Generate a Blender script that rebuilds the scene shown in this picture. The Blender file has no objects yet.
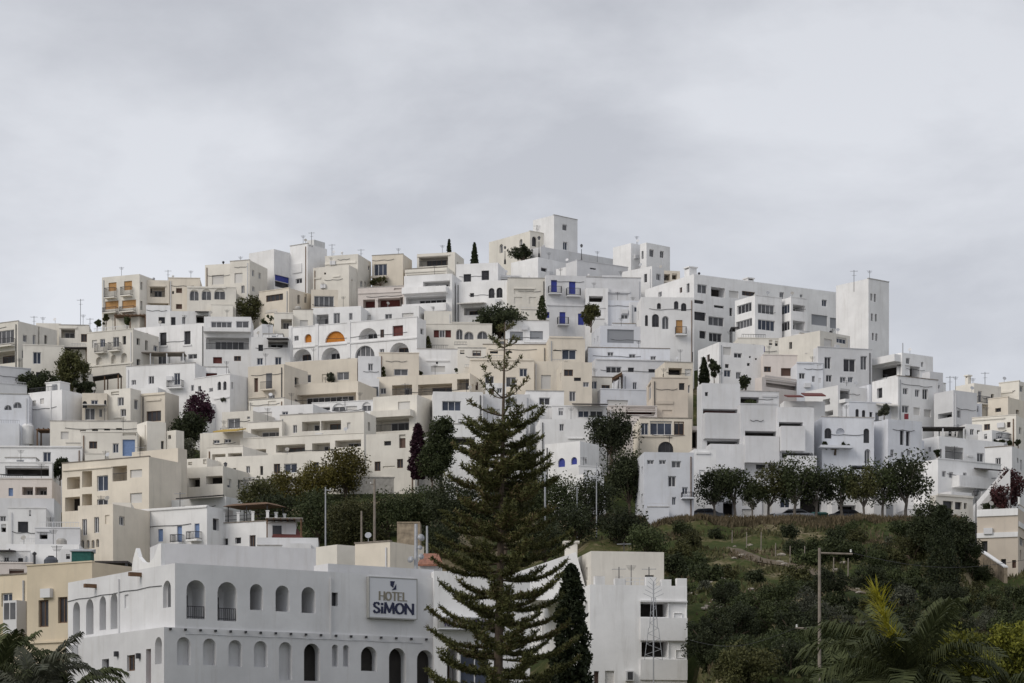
import bpy, math, random
import numpy as np
from mathutils import Vector, Matrix
rad = math.radians
F, YH, CX = 2500.0, 800.0, 512.0        # focal length in pixels, horizon row, centre column
SC = bpy.context.scene
COL = SC.collection
rng = random.Random(7)

def interp(x, xs, ys):
    return float(np.interp(x, xs, ys))
DY = [160, 220, 300, 400, 500, 545, 640, 700]
DD = [420, 390, 350, 305, 255, 225, 165, 140]
def D(py): return interp(py, DY, DD)    # distance of the hillside seen at a picture row
def P(px, py, Y): return Vector(((px - CX) * Y / F, Y, (YH - py) * Y / F))
def mpp(Y): return Y / F

# ------------------------------------------------------------------ materials
MATS = {}
def new_mat(name):
    m = bpy.data.materials.new(name); m.use_nodes = True
    nt = m.node_tree; b = nt.nodes['Principled BSDF']
    MATS[name] = m
    return m, nt, b
def N(nt, t, **kw):
    n = nt.nodes.new(t)
    for k, v in kw.items():
        if k in n.inputs: n.inputs[k].default_value = v
        else: setattr(n, k, v)
    return n
def plain(name, rgb, rough=.6, metal=0., spec=.4, var=.0, scale=6.):
    m, nt, b = new_mat(name)
    b.inputs['Roughness'].default_value = rough; b.inputs['Metallic'].default_value = metal
    b.inputs['Specular IOR Level'].default_value = spec
    b.inputs['Base Color'].default_value = (*rgb, 1)
    if var:
        tc = N(nt, 'ShaderNodeTexCoord'); no = N(nt, 'ShaderNodeTexNoise', Scale=scale, Detail=4.)
        nt.links.new(tc.outputs['Object'], no.inputs['Vector'])
        hs = N(nt, 'ShaderNodeHueSaturation'); hs.inputs['Color'].default_value = (*rgb, 1)
        mr = N(nt, 'ShaderNodeMapRange'); mr.inputs[1].default_value = .3; mr.inputs[2].default_value = .7
        mr.inputs[3].default_value = 1 - var; mr.inputs[4].default_value = 1 + var
        nt.links.new(no.outputs['Fac'], mr.inputs[0]); nt.links.new(mr.outputs[0], hs.inputs['Value'])
        nt.links.new(hs.outputs[0], b.inputs['Base Color'])
    return m
def plaster(name, rgb, dirt=(.36, .33, .29)):
    m, nt, b = new_mat(name)
    b.inputs['Roughness'].default_value = .92; b.inputs['Specular IOR Level'].default_value = .2
    L = nt.links.new
    tc = N(nt, 'ShaderNodeTexCoord')
    n1 = N(nt, 'ShaderNodeTexNoise', Scale=.35, Detail=5., Roughness=.6)        # broad patches of repainting
    L(tc.outputs['Object'], n1.inputs['Vector'])
    mp = N(nt, 'ShaderNodeMapping'); mp.inputs['Scale'].default_value = (1.6, 1.6, .16)
    L(tc.outputs['Object'], mp.inputs['Vector'])
    n2 = N(nt, 'ShaderNodeTexNoise', Scale=1.2, Detail=6., Roughness=.7)        # rain streaks
    L(mp.outputs[0], n2.inputs['Vector'])
    oi = N(nt, 'ShaderNodeObjectInfo')
    r1 = N(nt, 'ShaderNodeMapRange'); r1.inputs[1].default_value = .35; r1.inputs[2].default_value = .7; r1.inputs[3].default_value = .88; r1.inputs[4].default_value = 1.04
    L(n1.outputs['Fac'], r1.inputs[0])
    r3 = N(nt, 'ShaderNodeMapRange'); r3.inputs[3].default_value = .9; r3.inputs[4].default_value = 1.06
    L(oi.outputs['Random'], r3.inputs[0])
    mu = N(nt, 'ShaderNodeMath', operation='MULTIPLY'); L(r1.outputs[0], mu.inputs[0]); L(r3.outputs[0], mu.inputs[1])
    hs = N(nt, 'ShaderNodeHueSaturation'); hs.inputs['Color'].default_value = (*rgb, 1); L(mu.outputs[0], hs.inputs['Value'])
    r2 = N(nt, 'ShaderNodeMapRange'); r2.inputs[1].default_value = .52; r2.inputs[2].default_value = .8; r2.inputs[3].default_value = 0; r2.inputs[4].default_value = .36
    L(n2.outputs['Fac'], r2.inputs[0])
    mx = N(nt, 'ShaderNodeMix', data_type='RGBA'); mx.inputs[7].default_value = (*dirt, 1)
    L(r2.outputs[0], mx.inputs[0]); L(hs.outputs[0], mx.inputs[6]); L(mx.outputs[2], b.inputs['Base Color'])
    n3 = N(nt, 'ShaderNodeTexNoise', Scale=5., Detail=4.); L(tc.outputs['Object'], n3.inputs['Vector'])
    bp = N(nt, 'ShaderNodeBump', Strength=.25, Distance=.03); L(n3.outputs['Fac'], bp.inputs['Height']); L(bp.outputs[0], b.inputs['Normal'])
    return m
WALLS = dict(W=(.81, .805, .80), B=(.715, .73, .77), G=(.68, .68, .69), L=(.77, .735, .665), C=(.73, .665, .565), Y=(.67, .58, .44),
             T=(.60, .53, .45), P=(.71, .65, .61), K=(.30, .28, .27))
for k, c in WALLS.items(): plaster('plaster_' + k, c)
def WM(k): return MATS['plaster_' + k]
plain('roof_grey', (.42, .40, .38), .9, var=.25, scale=2.)
plain('terracotta', (.25, .11, .07), .8, var=.35, scale=5.)
def glass(name, rgb, rough):
    return plain(name, rgb, rough, spec=.22, var=.35, scale=.9)
glass('glass_dark', (.042, .042, .047), .25); glass('glass_grey', (.11, .112, .12), .35); glass('glass_blue', (.045, .055, .08), .25)
glass('painted_void', (.032, .029, .027), .9)  # near-black painted in for unlit interiors, not a pane
plain('frame_white', (.62, .62, .63), .5); plain('frame_brown', (.13, .075, .045), .6, var=.2); plain('frame_dark', (.05, .05, .055), .5)
plain('iron', (.035, .035, .04), .6); plain('steel', (.36, .37, .39), .5, metal=.2, var=.1); plain('concrete', (.36, .345, .32), .9, var=.2, scale=3.)
plain('wood_grey', (.22, .19, .16), .85, var=.25, scale=3.); plain('wood_brown', (.14, .08, .045), .8, var=.25, scale=4.)
plain('blue_paint', (.03, .045, .26), .5, var=.1); plain('pale_blue', (.16, .24, .42), .5, var=.1)
plain('orange_cloth', (.50, .19, .03), .9, var=.15); plain('ochre_blind', (.42, .24, .10), .9, var=.15)
plain('red_brown', (.12, .035, .03), .8, var=.2); plain('red_cloth', (.13, .04, .035), .9, var=.2); plain('dark_awning', (.045, .04, .04), .95, var=.2)
plain('pale_awning', (.55, .53, .5), .9, var=.1); plain('yellow_awning', (.45, .31, .08), .9, var=.1); plain('navy_cloth', (.02, .035, .10), .9, var=.1)
plain('green_tarp', (.02, .10, .085), .8, var=.2); plain('asphalt', (.06, .06, .062), .95, var=.2); plain('soil', (.19, .14, .095), 1., var=.3, scale=1.3)
plain('stone', (.30, .245, .18), .95, var=.35, scale=2.5); plain('pale_rock', (.30, .27, .23), .95, var=.2, scale=1.5)
plain('tyre', (.02, .02, .02), .9); plain('car_white', (.6, .6, .62), .3, spec=.6); plain('car_dark', (.05, .055, .07), .3, spec=.6); plain('car_silver', (.33, .34, .36), .3, metal=.5)
plain('sign_white', (.62, .63, .66), .5); plain('sign_navy', (.010, .014, .05), .5); plain('sign_olive', (.22, .20, .155), .5); plain('sign_purple', (.05, .035, .09), .5); plain('sign_grey', (.30, .30, .29), .6)
plain('bulb_glass', (.6, .6, .58), .3)
def slats(name, rgb):
    m, nt, b = new_mat(name); b.inputs['Roughness'].default_value = .6
    tc = N(nt, 'ShaderNodeTexCoord'); w = N(nt, 'ShaderNodeTexWave', Scale=3.2, Distortion=0.); w.bands_direction = 'Z'
    nt.links.new(tc.outputs['Object'], w.inputs['Vector'])
    b.inputs['Base Color'].default_value = (*rgb, 1)
    bp = N(nt, 'ShaderNodeBump', Strength=.5, Distance=.03); nt.links.new(w.outputs['Fac'], bp.inputs['Height']); nt.links.new(bp.outputs[0], b.inputs['Normal'])
slats('shutter_pale', (.60, .585, .56)); slats('shutter_grey', (.27, .28, .30)); slats('shutter_brown', (.10, .055, .04))

def leafmat(name, a, b2, c=None, scale=.9, trans=.15):
    m, nt, b = new_mat(name); L = nt.links.new
    b.inputs['Roughness'].default_value = .7; b.inputs['Specular IOR Level'].default_value = .25
    tc = N(nt, 'ShaderNodeTexCoord'); no = N(nt, 'ShaderNodeTexNoise', Scale=scale, Detail=3.)
    L(tc.outputs['Object'], no.inputs['Vector'])
    gi = N(nt, 'ShaderNodeNewGeometry'); oi = N(nt, 'ShaderNodeObjectInfo')
    ad = N(nt, 'ShaderNodeMath', operation='MULTIPLY_ADD'); L(gi.outputs['Random Per Island'], ad.inputs[0]); ad.inputs[1].default_value = .5; L(no.outputs['Fac'], ad.inputs[2])
    cr = N(nt, 'ShaderNodeValToRGB'); e = cr.color_ramp.elements
    e[0].position = .4; e[0].color = (*a, 1); e[1].position = 1.05; e[1].color = (*b2, 1)
    if c: x = cr.color_ramp.elements.new(.95); x.color = (*b2, 1); e[-1].position = 1.; e[-1].color = (*c, 1)
    L(ad.outputs[0], cr.inputs[0])
    hs = N(nt, 'ShaderNodeHueSaturation'); L(cr.outputs[0], hs.inputs['Color'])
    mr = N(nt, 'ShaderNodeMapRange'); mr.inputs[3].default_value = .75; mr.inputs[4].default_value = 1.25; L(oi.outputs['Random'], mr.inputs[0]); L(mr.outputs[0], hs.inputs['Value'])
    L(hs.outputs[0], b.inputs['Base Color'])
    tr = N(nt, 'ShaderNodeBsdfTranslucent'); L(hs.outputs[0], tr.inputs[0])
    ms = N(nt, 'ShaderNodeMixShader'); ms.inputs[0].default_value = trans
    L(b.outputs[0], ms.inputs[1]); L(tr.outputs[0], ms.inputs[2]); L(ms.outputs[0], nt.nodes['Material Output'].inputs[0])
leafmat('leaf_dark', (.016, .022, .010), (.048, .058, .025)); leafmat('leaf_mid', (.024, .034, .012), (.072, .088, .034))
leafmat('leaf_olive', (.03, .033, .012), (.085, .085, .03)); leafmat('leaf_ochre', (.045, .042, .010), (.13, .11, .022))
leafmat('leaf_purple', (.020, .008, .014), (.055, .018, .032)); leafmat('leaf_maroon', (.03, .012, .012), (.085, .03, .03)); leafmat('leaf_yellow', (.045, .055, .010), (.17, .17, .022))
leafmat('leaf_new', (.16, .16, .015), (.38, .34, .03)); leafmat('leaf_palm', (.028, .036, .013), (.078, .09, .035)); leafmat('leaf_grey', (.045, .05, .035), (.11, .115, .08))
leafmat('needle', (.042, .050, .016), (.125, .125, .042), (.14, .10, .05), scale=.5, trans=.05); leafmat('leaf_cypress', (.014, .021, .009), (.042, .054, .022)); leafmat('leaf_red', (.10, .02, .03), (.22, .04, .05))
leafmat('grass_mix', (.030, .036, .013), (.095, .088, .038), scale=.12); leafmat('grass_dry', (.06, .048, .026), (.16, .125, .075), scale=.2)
plain('bark', (.10, .075, .055), .95, var=.3, scale=4.); plain('bark_grey', (.16, .14, .12), .95, var=.3, scale=4.)

# ------------------------------------------------------------------ mesh helpers
class MB:
    def __init__(s): s.v = []; s.f = []; s.m = []
    def poly(s, pts, mi=0):
        b = len(s.v); s.v += [tuple(p) for p in pts]; s.f.append(tuple(range(b, b + len(pts)))); s.m.append(mi)
    def hexa(s, q, mi=0):                    # q: 4 bottom + 4 top points
        b = len(s.v); s.v += [tuple(p) for p in q]
        for f in ((0, 3, 2, 1), (4, 5, 6, 7), (0, 1, 5, 4), (1, 2, 6, 5), (2, 3, 7, 6), (3, 0, 4, 7)):
            s.f.append(tuple(b + i for i in f)); s.m.append(mi)
    def box(s, c, size, rz=0, mi=0):         # c: centre of the base
        cx, cy, cz = c; sx, sy, sz = size[0] / 2, size[1] / 2, size[2]; co, si = math.cos(rz), math.sin(rz)
        q = [(cx + x * co - y * si, cy + x * si + y * co, z) for z in (cz, cz + sz) for x, y in ((-sx, -sy), (sx, -sy), (sx, sy), (-sx, sy))]
        s.hexa(q, mi)
    def tube(s, pts, rs, n=7, mi=0, cap=True):
        pts = [Vector(p) for p in pts]; b = len(s.v); k = len(pts)
        for i, p in enumerate(pts):
            t = (pts[min(i + 1, k - 1)] - pts[max(i - 1, 0)]).normalized()
            ref = Vector((0, 0, 1)) if abs(t.z) < .9 else Vector((1, 0, 0))
            x = t.cross(ref).normalized(); y = t.cross(x)
            r = rs[i] if isinstance(rs, (list, tuple)) else rs
            for j in range(n):
                a = 2 * math.pi * j / n; s.v.append(tuple(p + (x * math.cos(a) + y * math.sin(a)) * r))
        for i in range(k - 1):
            for j in range(n):
                j2 = (j + 1) % n; s.f.append((b + i * n + j, b + i * n + j2, b + (i + 1) * n + j2, b + (i + 1) * n + j)); s.m.append(mi)
        if cap:
            s.f.append(tuple(b + j for j in range(n))); s.m.append(mi)
            s.f.append(tuple(b + (k - 1) * n + j for j in range(n))); s.m.append(mi)
    def lathe(s, c, prof, n=12, mi=0):
        s.tube([(c[0], c[1], c[2] + z) for r, z in prof], [max(r, .001) for r, z in prof], n, mi)
    def mesh(s, name, mats, off=Vector((0, 0, 0)), smooth=False):
        me = bpy.data.meshes.new(name)
        me.from_pydata([(x - off[0], y - off[1], z - off[2]) for x, y, z in s.v], [], s.f)
        for m in (mats if isinstance(mats, (list, tuple)) else [mats]): me.materials.append(MATS[m] if isinstance(m, str) else m)
        if len(me.materials) > 1: me.polygons.foreach_set('material_index', s.m)
        if smooth: me.polygons.foreach_set('use_smooth', [True] * len(me.polygons))
        return me
def link(name, data, parent=None, loc=(0, 0, 0), mat=None):
    o = bpy.data.objects.new(name, data); COL.objects.link(o); o.location = loc
    if parent: o.parent = parent
    return o
def tag(o, label, cat, group=None):
    o['label'] = label; o['category'] = cat
    if group: o['group'] = group
    return o
def root(name, loc, label, cat, group=None): return tag(link(name, None, None, loc), label, cat, group)
def struct(o, kind='structure'): o['kind'] = kind; return o

# ------------------------------------------------------------------ houses
class Face:
    def __init__(s, C, d, n, W, zb, zt): s.C, s.d, s.n, s.W, s.zb, s.zt = C, d, n, W, zb, zt; s.holes = []; s.occ = []
    def u(s, px):
        U = (px - CX) / F
        return (U * s.C[1] - s.C[0]) / (s.d[0] - U * s.d[1])
    def z(s, py, u): return (YH - py) * (s.C[1] + u * s.d[1]) / F
    def pt(s, u, n, z): return (s.C[0] + u * s.d[0] + n * s.n[0], s.C[1] + u * s.d[1] + n * s.n[1], z)
    def quad(s, mb, u0, u1, z0, z1, n, mi=0): mb.poly([s.pt(u0, n, z0), s.pt(u1, n, z0), s.pt(u1, n, z1), s.pt(u0, n, z1)], mi)
    def box(s, mb, u0, u1, z0, z1, n0, n1, mi=0):
        mb.hexa([s.pt(u, n, z) for z in (z0, z1) for u, n in ((u0, n0), (u1, n0), (u1, n1), (u0, n1))], mi)
    def skin(s, mb):
        H = s.holes
        us = sorted({0., s.W, *[h[0] for h in H], *[h[1] for h in H]}); zs = sorted({s.zb, s.zt, *[h[2] for h in H], *[h[3] for h in H]})
        for i in range(len(us) - 1):
            for j in range(len(zs) - 1):
                if us[i + 1] - us[i] < 1e-5 or zs[j + 1] - zs[j] < 1e-5: continue
                uc, zc = (us[i] + us[i + 1]) / 2, (zs[j] + zs[j + 1]) / 2
                if any(h[0] < uc < h[1] and h[2] < zc < h[3] for h in H): continue
                s.quad(mb, us[i], us[i + 1], zs[j], zs[j + 1], 0)
        for (u0, u1, z0, z1, dp, arch, back) in H:
            outl = [(u0, z0), (u1, z0)]
            if arch:
                r = min((u1 - u0) / 2, z1 - z0); uc = (u0 + u1) / 2; zs_ = z1 - r; k = 10
                arc = [(uc + (u1 - u0) / 2 * math.cos(math.pi * i / k), zs_ + r * math.sin(math.pi * i / k)) for i in range(k + 1)]
                for i in range(k):
                    cn = (u1, z1) if i < k / 2 else (u0, z1)
                    mb.poly([s.pt(cn[0], 0, cn[1]), s.pt(arc[i][0], 0, arc[i][1]), s.pt(arc[i + 1][0], 0, arc[i + 1][1])])
                outl += arc if zs_ > z0 + 1e-4 else arc[1:-1]
            else: outl += [(u1, z1), (u0, z1)]
            for i in range(len(outl)):
                a, b = outl[i], outl[(i + 1) % len(outl)]
                mb.poly([s.pt(a[0], 0, a[1]), s.pt(b[0], 0, b[1]), s.pt(b[0], -dp, b[1]), s.pt(a[0], -dp, a[1])])
            if back: mb.poly([s.pt(a[0], -dp, a[1]) for a in outl])

class House: pass
HOUSES = []; RECTS = []
COUNTED = set('one single blank plain bare tower retaining stepped church annex buttress hotel closed gate alley'.split())
def H(label, col, xl, xc, xr, yt, yb, a, feats='', dep=6., Y=None, cat='house', name='house', ext=6., par=.55, group=None, roof='roof_grey', jit=1.):
    Y = Y or D(yb); Y += jit * rng.uniform(-.35, .35); a = rad(a + jit * rng.uniform(-.8, .8))
    X = (xc - CX) * Y / F; ca, sa = math.cos(a), math.sin(a); d1, d2 = (ca, sa), (-sa, ca)
    w = dl = dep
    if xr is not None: U = (xr - CX) / F; w = (U * Y - X) / (ca - U * sa)
    if xl is not None: U = (xl - CX) / F; dl = (X - U * Y) / (sa + U * ca)
    if not (.3 < w < 40 and .3 < dl < 40): print('SIZE?', label, round(w, 1), round(dl, 1))
    w = min(max(w, .5), 40); dl = min(max(dl, .5), 40)
    zt = (YH - yt) * Y / F; zb = (YH - yb) * Y / F - ext
    fR = Face((X, Y), d1, (sa, -ca), w, zb, zt); fL = Face((X, Y), d2, (-ca, -sa), dl, zb, zt)
    R = root(name, (X, Y, zb), label, cat, group); off = Vector((X, Y, zb))
    wm = WM(col); parts = []
    def add(nm, mb, mats, parent=None, smooth=False):
        o = link(nm, mb.mesh(nm, mats, off, smooth), parent or R); return o
    todo = [f.split() for f in feats.split(';') if f.strip()] + [None]
    for ft in todo:
        if ft is None:                                          # everyday small windows on the stretches the list leaves free
            if jit and not set(label.replace('windowed', '').split()) & COUNTED and name != 'shop':
                zv = zb + ext + .2
                for fc in (fR, fL):
                    u_ = rng.uniform(.7, 1.3)
                    while u_ < fc.W - 1.2:
                        z_ = zt - rng.uniform(.9, 1.3)
                        while z_ - 1.3 > zv:
                            ww, hh = rng.uniform(.5, 1.0), rng.uniform(.65, 1.3)
                            if rng.random() < .62 and not any(u_ - .3 < o[1] and u_ + ww + .3 > o[0] and z_ - hh - .25 < o[3] and z_ + .25 > o[2] for o in fc.occ): todo.append((rng.choice('wwwhWvsV'), fc, u_, u_ + ww, z_ - hh, z_))
                            z_ -= rng.uniform(2.2, 2.7)
                        u_ += rng.uniform(1.6, 2.7)
            continue
        if isinstance(ft, tuple):
            code, fc, ua, ub, z0, z1 = ft; opt = None; fc.occ.append((ua, ub, z0, z1)); x0 = None
        else: code = ft[0]
        if isinstance(ft, list):
          x0 = 0
        if x0 is not None:
            x0, y0, x1, y1 = map(float, ft[1:5]); opt = ft[5] if len(ft) > 5 else None
            xm = (x0 + x1) / 2
            fc = fL if (opt == 'L' or (opt != 'R' and xm < xc)) else fR
            if opt in ('L', 'R'): opt = ft[6] if len(ft) > 6 else None
            ua, ub = sorted((fc.u(x0), fc.u(x1))); um = (ua + ub) / 2
            z1, z0 = fc.z(y0, um), fc.z(y1, um); fc.occ.append((ua, ub, z0, z1)); RECTS.append((x0, y0, x1, y1, Y))
        if code == 'k':                                        # chimney standing on the roof
            mb = MB(); n = -1.2; wd = (ub - ua)
            fc.box(mb, ua, ub, zt - par - .05, z1 - .35, n - wd, n); fc.box(mb, ua - .12, ub + .12, z1 - .15, z1, n - wd - .12, n + .12)
            for uu in (ua, ub - .12): fc.box(mb, uu, uu + .12, z1 - .36, z1 - .149, n - wd, n)
            add('chimney', mb, wm); continue
        if code in 'bcfltpqPrYNu':
            mb = MB()
            if code in 'bcf':
                fc.box(mb, ua, ub, z0, z1, 0, dict(b=1.1, c=2.2, f=.14)[code]); add('balcony', mb, WM(opt) if opt else wm)
            elif code in 'lt':
                fc.box(mb, ua, ub, z0, z1, -.04, .12); add('cornice', mb, WM('W') if code == 't' else wm)
            elif code in 'pqPYN':
                dpt = 2.2; t = .12; zz1, zz0 = z1, z0
                mb.hexa([fc.pt(u, n, z) for (zz, tt) in ((0, 0), (t, 0)) for u, n, z in ((ua, .0, zz1 + zz), (ub, .0, zz1 + zz), (ub, dpt, zz0 + zz), (ua, dpt, zz0 + zz))])
                add('awning', mb, dict(p='dark_awning', q='pale_awning', P='red_cloth', Y='yellow_awning', N='navy_cloth')[code])
            elif code == 'u':
                fc.box(mb, ua, ub, z0, z1, .02, .35); fc.box(mb, ua + .1, ub - .1, z0 + .08, z1 - .08, .35, .37, 1); add('air_conditioner', mb, ['frame_white', 'frame_dark'])
            elif code == 'r':
                fc.box(mb, ua, ub, z0 - .14, z0, 0, .8); bal = add('balcony', mb, wm)
                mb = MB(); h = max(z1 - z0, .5)
                for n0, n1, u0, u1 in ((.74, .78, ua, ub),):
                    fc.box(mb, u0, u1, z0 + h - .05, z0 + h, n0, n1); fc.box(mb, u0, u1, z0 + .08, z0 + .12, n0, n1)
                    k = max(3, int((u1 - u0) / .16))
                    for i in range(k + 1):
                        uu = u0 + .02 + (u1 - u0 - .06) * i / k; fc.box(mb, uu, uu + .025, z0 + .001, z0 + h - .03, n0 + .008, n1 - .008)
                for uu in (ua, ub - .03):
                    fc.box(mb, uu, uu + .03, z0 + h - .05, z0 + h - .001, .02, .739); fc.box(mb, uu, uu + .03, z0 + .08, z0 + .12, .02, .739)
                    for i in range(5): n = .06 + i * .15; fc.box(mb, uu + .003, uu + .027, z0 + .001, z0 + h - .03, n, n + .025)
                add('railing', mb, 'iron', bal)
            continue
        # openings
        ua = max(ua, .06); ub = min(ub, fc.W - .06); z1 = min(z1, zt - .12); z0 = max(z0, zb + .3)
        if ub - ua < .1 or z1 - z0 < .1: continue
        arch = code in 'aAxyjmd'
        dp = dict(w=.2, W=.2, v=.2, V=.2, s=.14, S=.14, h=.3, D=.3, B=.16, E=.16, O=.15, o=1.9, g=1.5, G=1.5, Z=.2, n=.1, a=.22, A=1.7, x=.3, y=.2, j=.4, d=.6, m=.3, i=.3, R=1.6)[code]
        fc.holes.append((ua, ub, z0, z1, dp, arch, code in 'oAnjgRG'))
        wd, ht = ub - ua, z1 - z0
        def opening(nm, glassm, framem, u0, u1, za, zc, n, ar=False, mull=None):
            mb = MB(); fw = min(.08, .14 * (u1 - u0)); th = .05
            if ar:
                r = min((u1 - u0) / 2, zc - za); uc = (u0 + u1) / 2; k = 10
                arc = [(uc + (u1 - u0) / 2 * math.cos(math.pi * q / k), zc - r + r * math.sin(math.pi * q / k)) for q in range(k + 1)]
                inn = [(uc + ((u1 - u0) / 2 - fw) * math.cos(math.pi * q / k), zc - r + (r - fw) * math.sin(math.pi * q / k)) for q in range(k + 1)]
                for q in range(k):
                    mb.poly([fc.pt(*(arc[q][0], n + th, arc[q][1])), fc.pt(arc[q + 1][0], n + th, arc[q + 1][1]), fc.pt(inn[q + 1][0], n + th, inn[q + 1][1]), fc.pt(inn[q][0], n + th, inn[q][1])])
                    mb.poly([fc.pt(inn[q][0], n + th, inn[q][1]), fc.pt(inn[q + 1][0], n + th, inn[q + 1][1]), fc.pt(inn[q + 1][0], n, inn[q + 1][1]), fc.pt(inn[q][0], n, inn[q][1])])
                if zc - r > za + .05:
                    fc.box(mb, u0, u0 + fw, za, zc - r, n, n + th); fc.box(mb, u1 - fw, u1, za, zc - r, n, n + th)
                zt_ = zc - fw
            else:
                fc.box(mb, u0, u0 + fw, za, zc, n, n + th); fc.box(mb, u1 - fw, u1, za, zc, n, n + th)
                fc.box(mb, u0 + fw, u1 - fw, zc - fw, zc, n, n + th); fc.box(mb, u0 + fw, u1 - fw, za, za + fw, n, n + th); zt_ = zc - fw
            k = mull or max(2, round((u1 - u0) / .75))
            for q in range(1, k):
                uu = u0 + (u1 - u0) * q / k
                zq = zt_
                if ar and k > 1: zq = zc - r + math.sqrt(max(0, 1 - ((uu - uc) / ((u1 - u0) / 2)) ** 2)) * r - .03
                fc.box(mb, uu - fw * .4, uu + fw * .4, za + fw, zq, n + .002, n + th - .004)
            win = add('window', mb, framem)
            mb = MB()
            if ar: mb.poly([fc.pt(p[0], n + .012, p[1]) for p in [(u0, za), (u1, za)] + (arc if zc - r > za + 1e-4 else arc[1:-1])])
            else: fc.quad(mb, u0, u1, za, zc, n + .012)
            add('pane', mb, glassm, win); return win
        def panel(nm, m):
            mb = MB()
            if arch:
                r = min(wd / 2, ht); uc = (ua + ub) / 2; k = 10
                arc = [(uc + wd / 2 * math.cos(math.pi * q / k), z1 - r + r * math.sin(math.pi * q / k)) for q in range(k + 1)]
                mb.poly([fc.pt(p[0], -dp, p[1]) for p in [(ua, z0), (ub, z0)] + (arc if z1 - r > z0 + 1e-4 else arc[1:-1])])
            else: fc.box(mb, ua, ub, z0, z1, -dp - .05, -dp)
            return add(nm, mb, m)
        gm = rng.choice(['glass_dark', 'glass_dark', 'glass_grey', 'glass_blue'])
        if code == 'w': opening('window', gm, 'frame_white', ua, ub, z0, z1, -dp)
        elif code == 'W': opening('window', 'glass_dark', 'frame_brown', ua, ub, z0, z1, -dp)
        elif code == 'v': opening('window', 'glass_grey', 'frame_white', ua, ub, z0, z1, -dp)
        elif code == 'V': opening('window', 'glass_blue', 'frame_white', ua, ub, z0, z1, -dp)
        elif code == 'a': opening('window', 'glass_dark', 'frame_dark', ua, ub, z0, z1, -dp, True)
        elif code == 'm': opening('window', 'glass_grey', 'frame_white', ua, ub, z0, z1, -dp, True)
        elif code == 's': panel('shutter', 'shutter_pale')
        elif code == 'S': panel('shutter', 'shutter_grey')
        elif code == 'h': panel('window', 'glass_dark')
        elif code == 'i': panel('window', 'red_brown')
        elif code == 'D': panel('door', 'shutter_brown')
        elif code == 'B': panel('door', 'blue_paint')
        elif code == 'E': panel('door', 'pale_blue')
        elif code == 'O': panel('shutter', 'ochre_blind')
        elif code == 'x': panel('blind', 'orange_cloth')
        elif code == 'Z': panel('blind', 'blue_paint')
        elif code == 'y': panel('shutter', 'blue_paint')
        elif code == 'd': panel('door', 'painted_void')  # dark panel painted for the unlit interior behind the arched doorway
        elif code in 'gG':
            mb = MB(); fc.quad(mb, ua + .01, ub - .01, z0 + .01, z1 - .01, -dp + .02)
            add('window' if code == 'g' else 'blind', mb, 'painted_void' if code == 'g' else 'red_brown')  # shade of a deep gap painted as a near-black sheet, not glass
        elif code in 'oR':
            t = rng.uniform(.05, .2); b = ua + wd * t
            opening('window', rng.choice(['glass_dark', 'glass_grey', 'glass_dark']), rng.choice(['frame_white', 'frame_brown', 'frame_white']), b, min(b + wd * rng.uniform(.5, .75), ub - .05), z0 + .02, z1 - .12 * ht, -dp)
            if ht > 1.2 and code == 'o' and wd > 1.5:
                mb = MB(); fc.box(mb, ua + .002, ub - .002, z0 + .75, z0 + .80, -.12, -.08)
                for q in range(int(wd / .16)): fc.box(mb, ua + .05 + q * .16, ua + .075 + q * .16, z0 + .002, z0 + .75, -.11, -.09)
                add('railing', mb, 'iron')
        elif code == 'A':
            opening('window', 'glass_dark', rng.choice(['frame_white', 'frame_brown']), ua + wd * .25, ub - wd * .2, z0 + .02, z1 - .3 * ht, -dp)
    mb = MB(); fR.skin(mb); fL.skin(mb)
    def q(u, v, z): return (X + u * d1[0] + v * d2[0], Y + u * d1[1] + v * d2[1], z)
    mb.poly([q(w, 0, zb), q(w, dl, zb), q(w, dl, zt), q(w, 0, zt)]); mb.poly([q(0, dl, zb), q(w, dl, zb), q(w, dl, zt), q(0, dl, zt)])
    t = .18
    if min(w, dl) > 1.2 and par > 0:
        o4 = [(0, 0), (w, 0), (w, dl), (0, dl)]; i4 = [(t, t), (w - t, t), (w - t, dl - t), (t, dl - t)]
        for i in range(4):
            j = (i + 1) % 4
            mb.poly([q(*o4[i], zt), q(*o4[j], zt), q(*i4[j], zt), q(*i4[i], zt)]); mb.poly([q(*i4[i], zt), q(*i4[j], zt), q(*i4[j], zt - par), q(*i4[i], zt - par)])
        rb = MB(); rb.poly([q(*p, zt - par) for p in i4]); add('roof', rb, roof)
    else: mb.poly([q(0, 0, zt), q(w, 0, zt), q(w, dl, zt), q(0, dl, zt)])
    if jit and min(w, dl) > 2.5 and zt - zb > 6:
        fv = fL if math.degrees(a) > 45 else fR; W_ = fv.W; free = lambda u0, u1, z0, z1: not any(u0 < g[1] and u1 > g[0] and z0 < g[3] and z1 > g[2] for g in fv.holes)
        if rng.random() < .5:
            uu = rng.choice([.25, W_ - .35])
            if free(uu - .05, uu + .15, zb, zt): m2 = MB(); fv.box(m2, uu, uu + .09, zb, zt - .4, .01, .1); add('drainpipe', m2, rng.choice(['steel', 'iron', 'wood_brown', 'frame_white']))
        if rng.random() < .45: m2 = MB(); fv.box(m2, -.04, W_ + .04, zt + .003, zt + .09, -.22, .06); add('coping', m2, rng.choice(['concrete', 'roof_grey', wm, wm, wm, 'wood_grey']))
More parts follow.
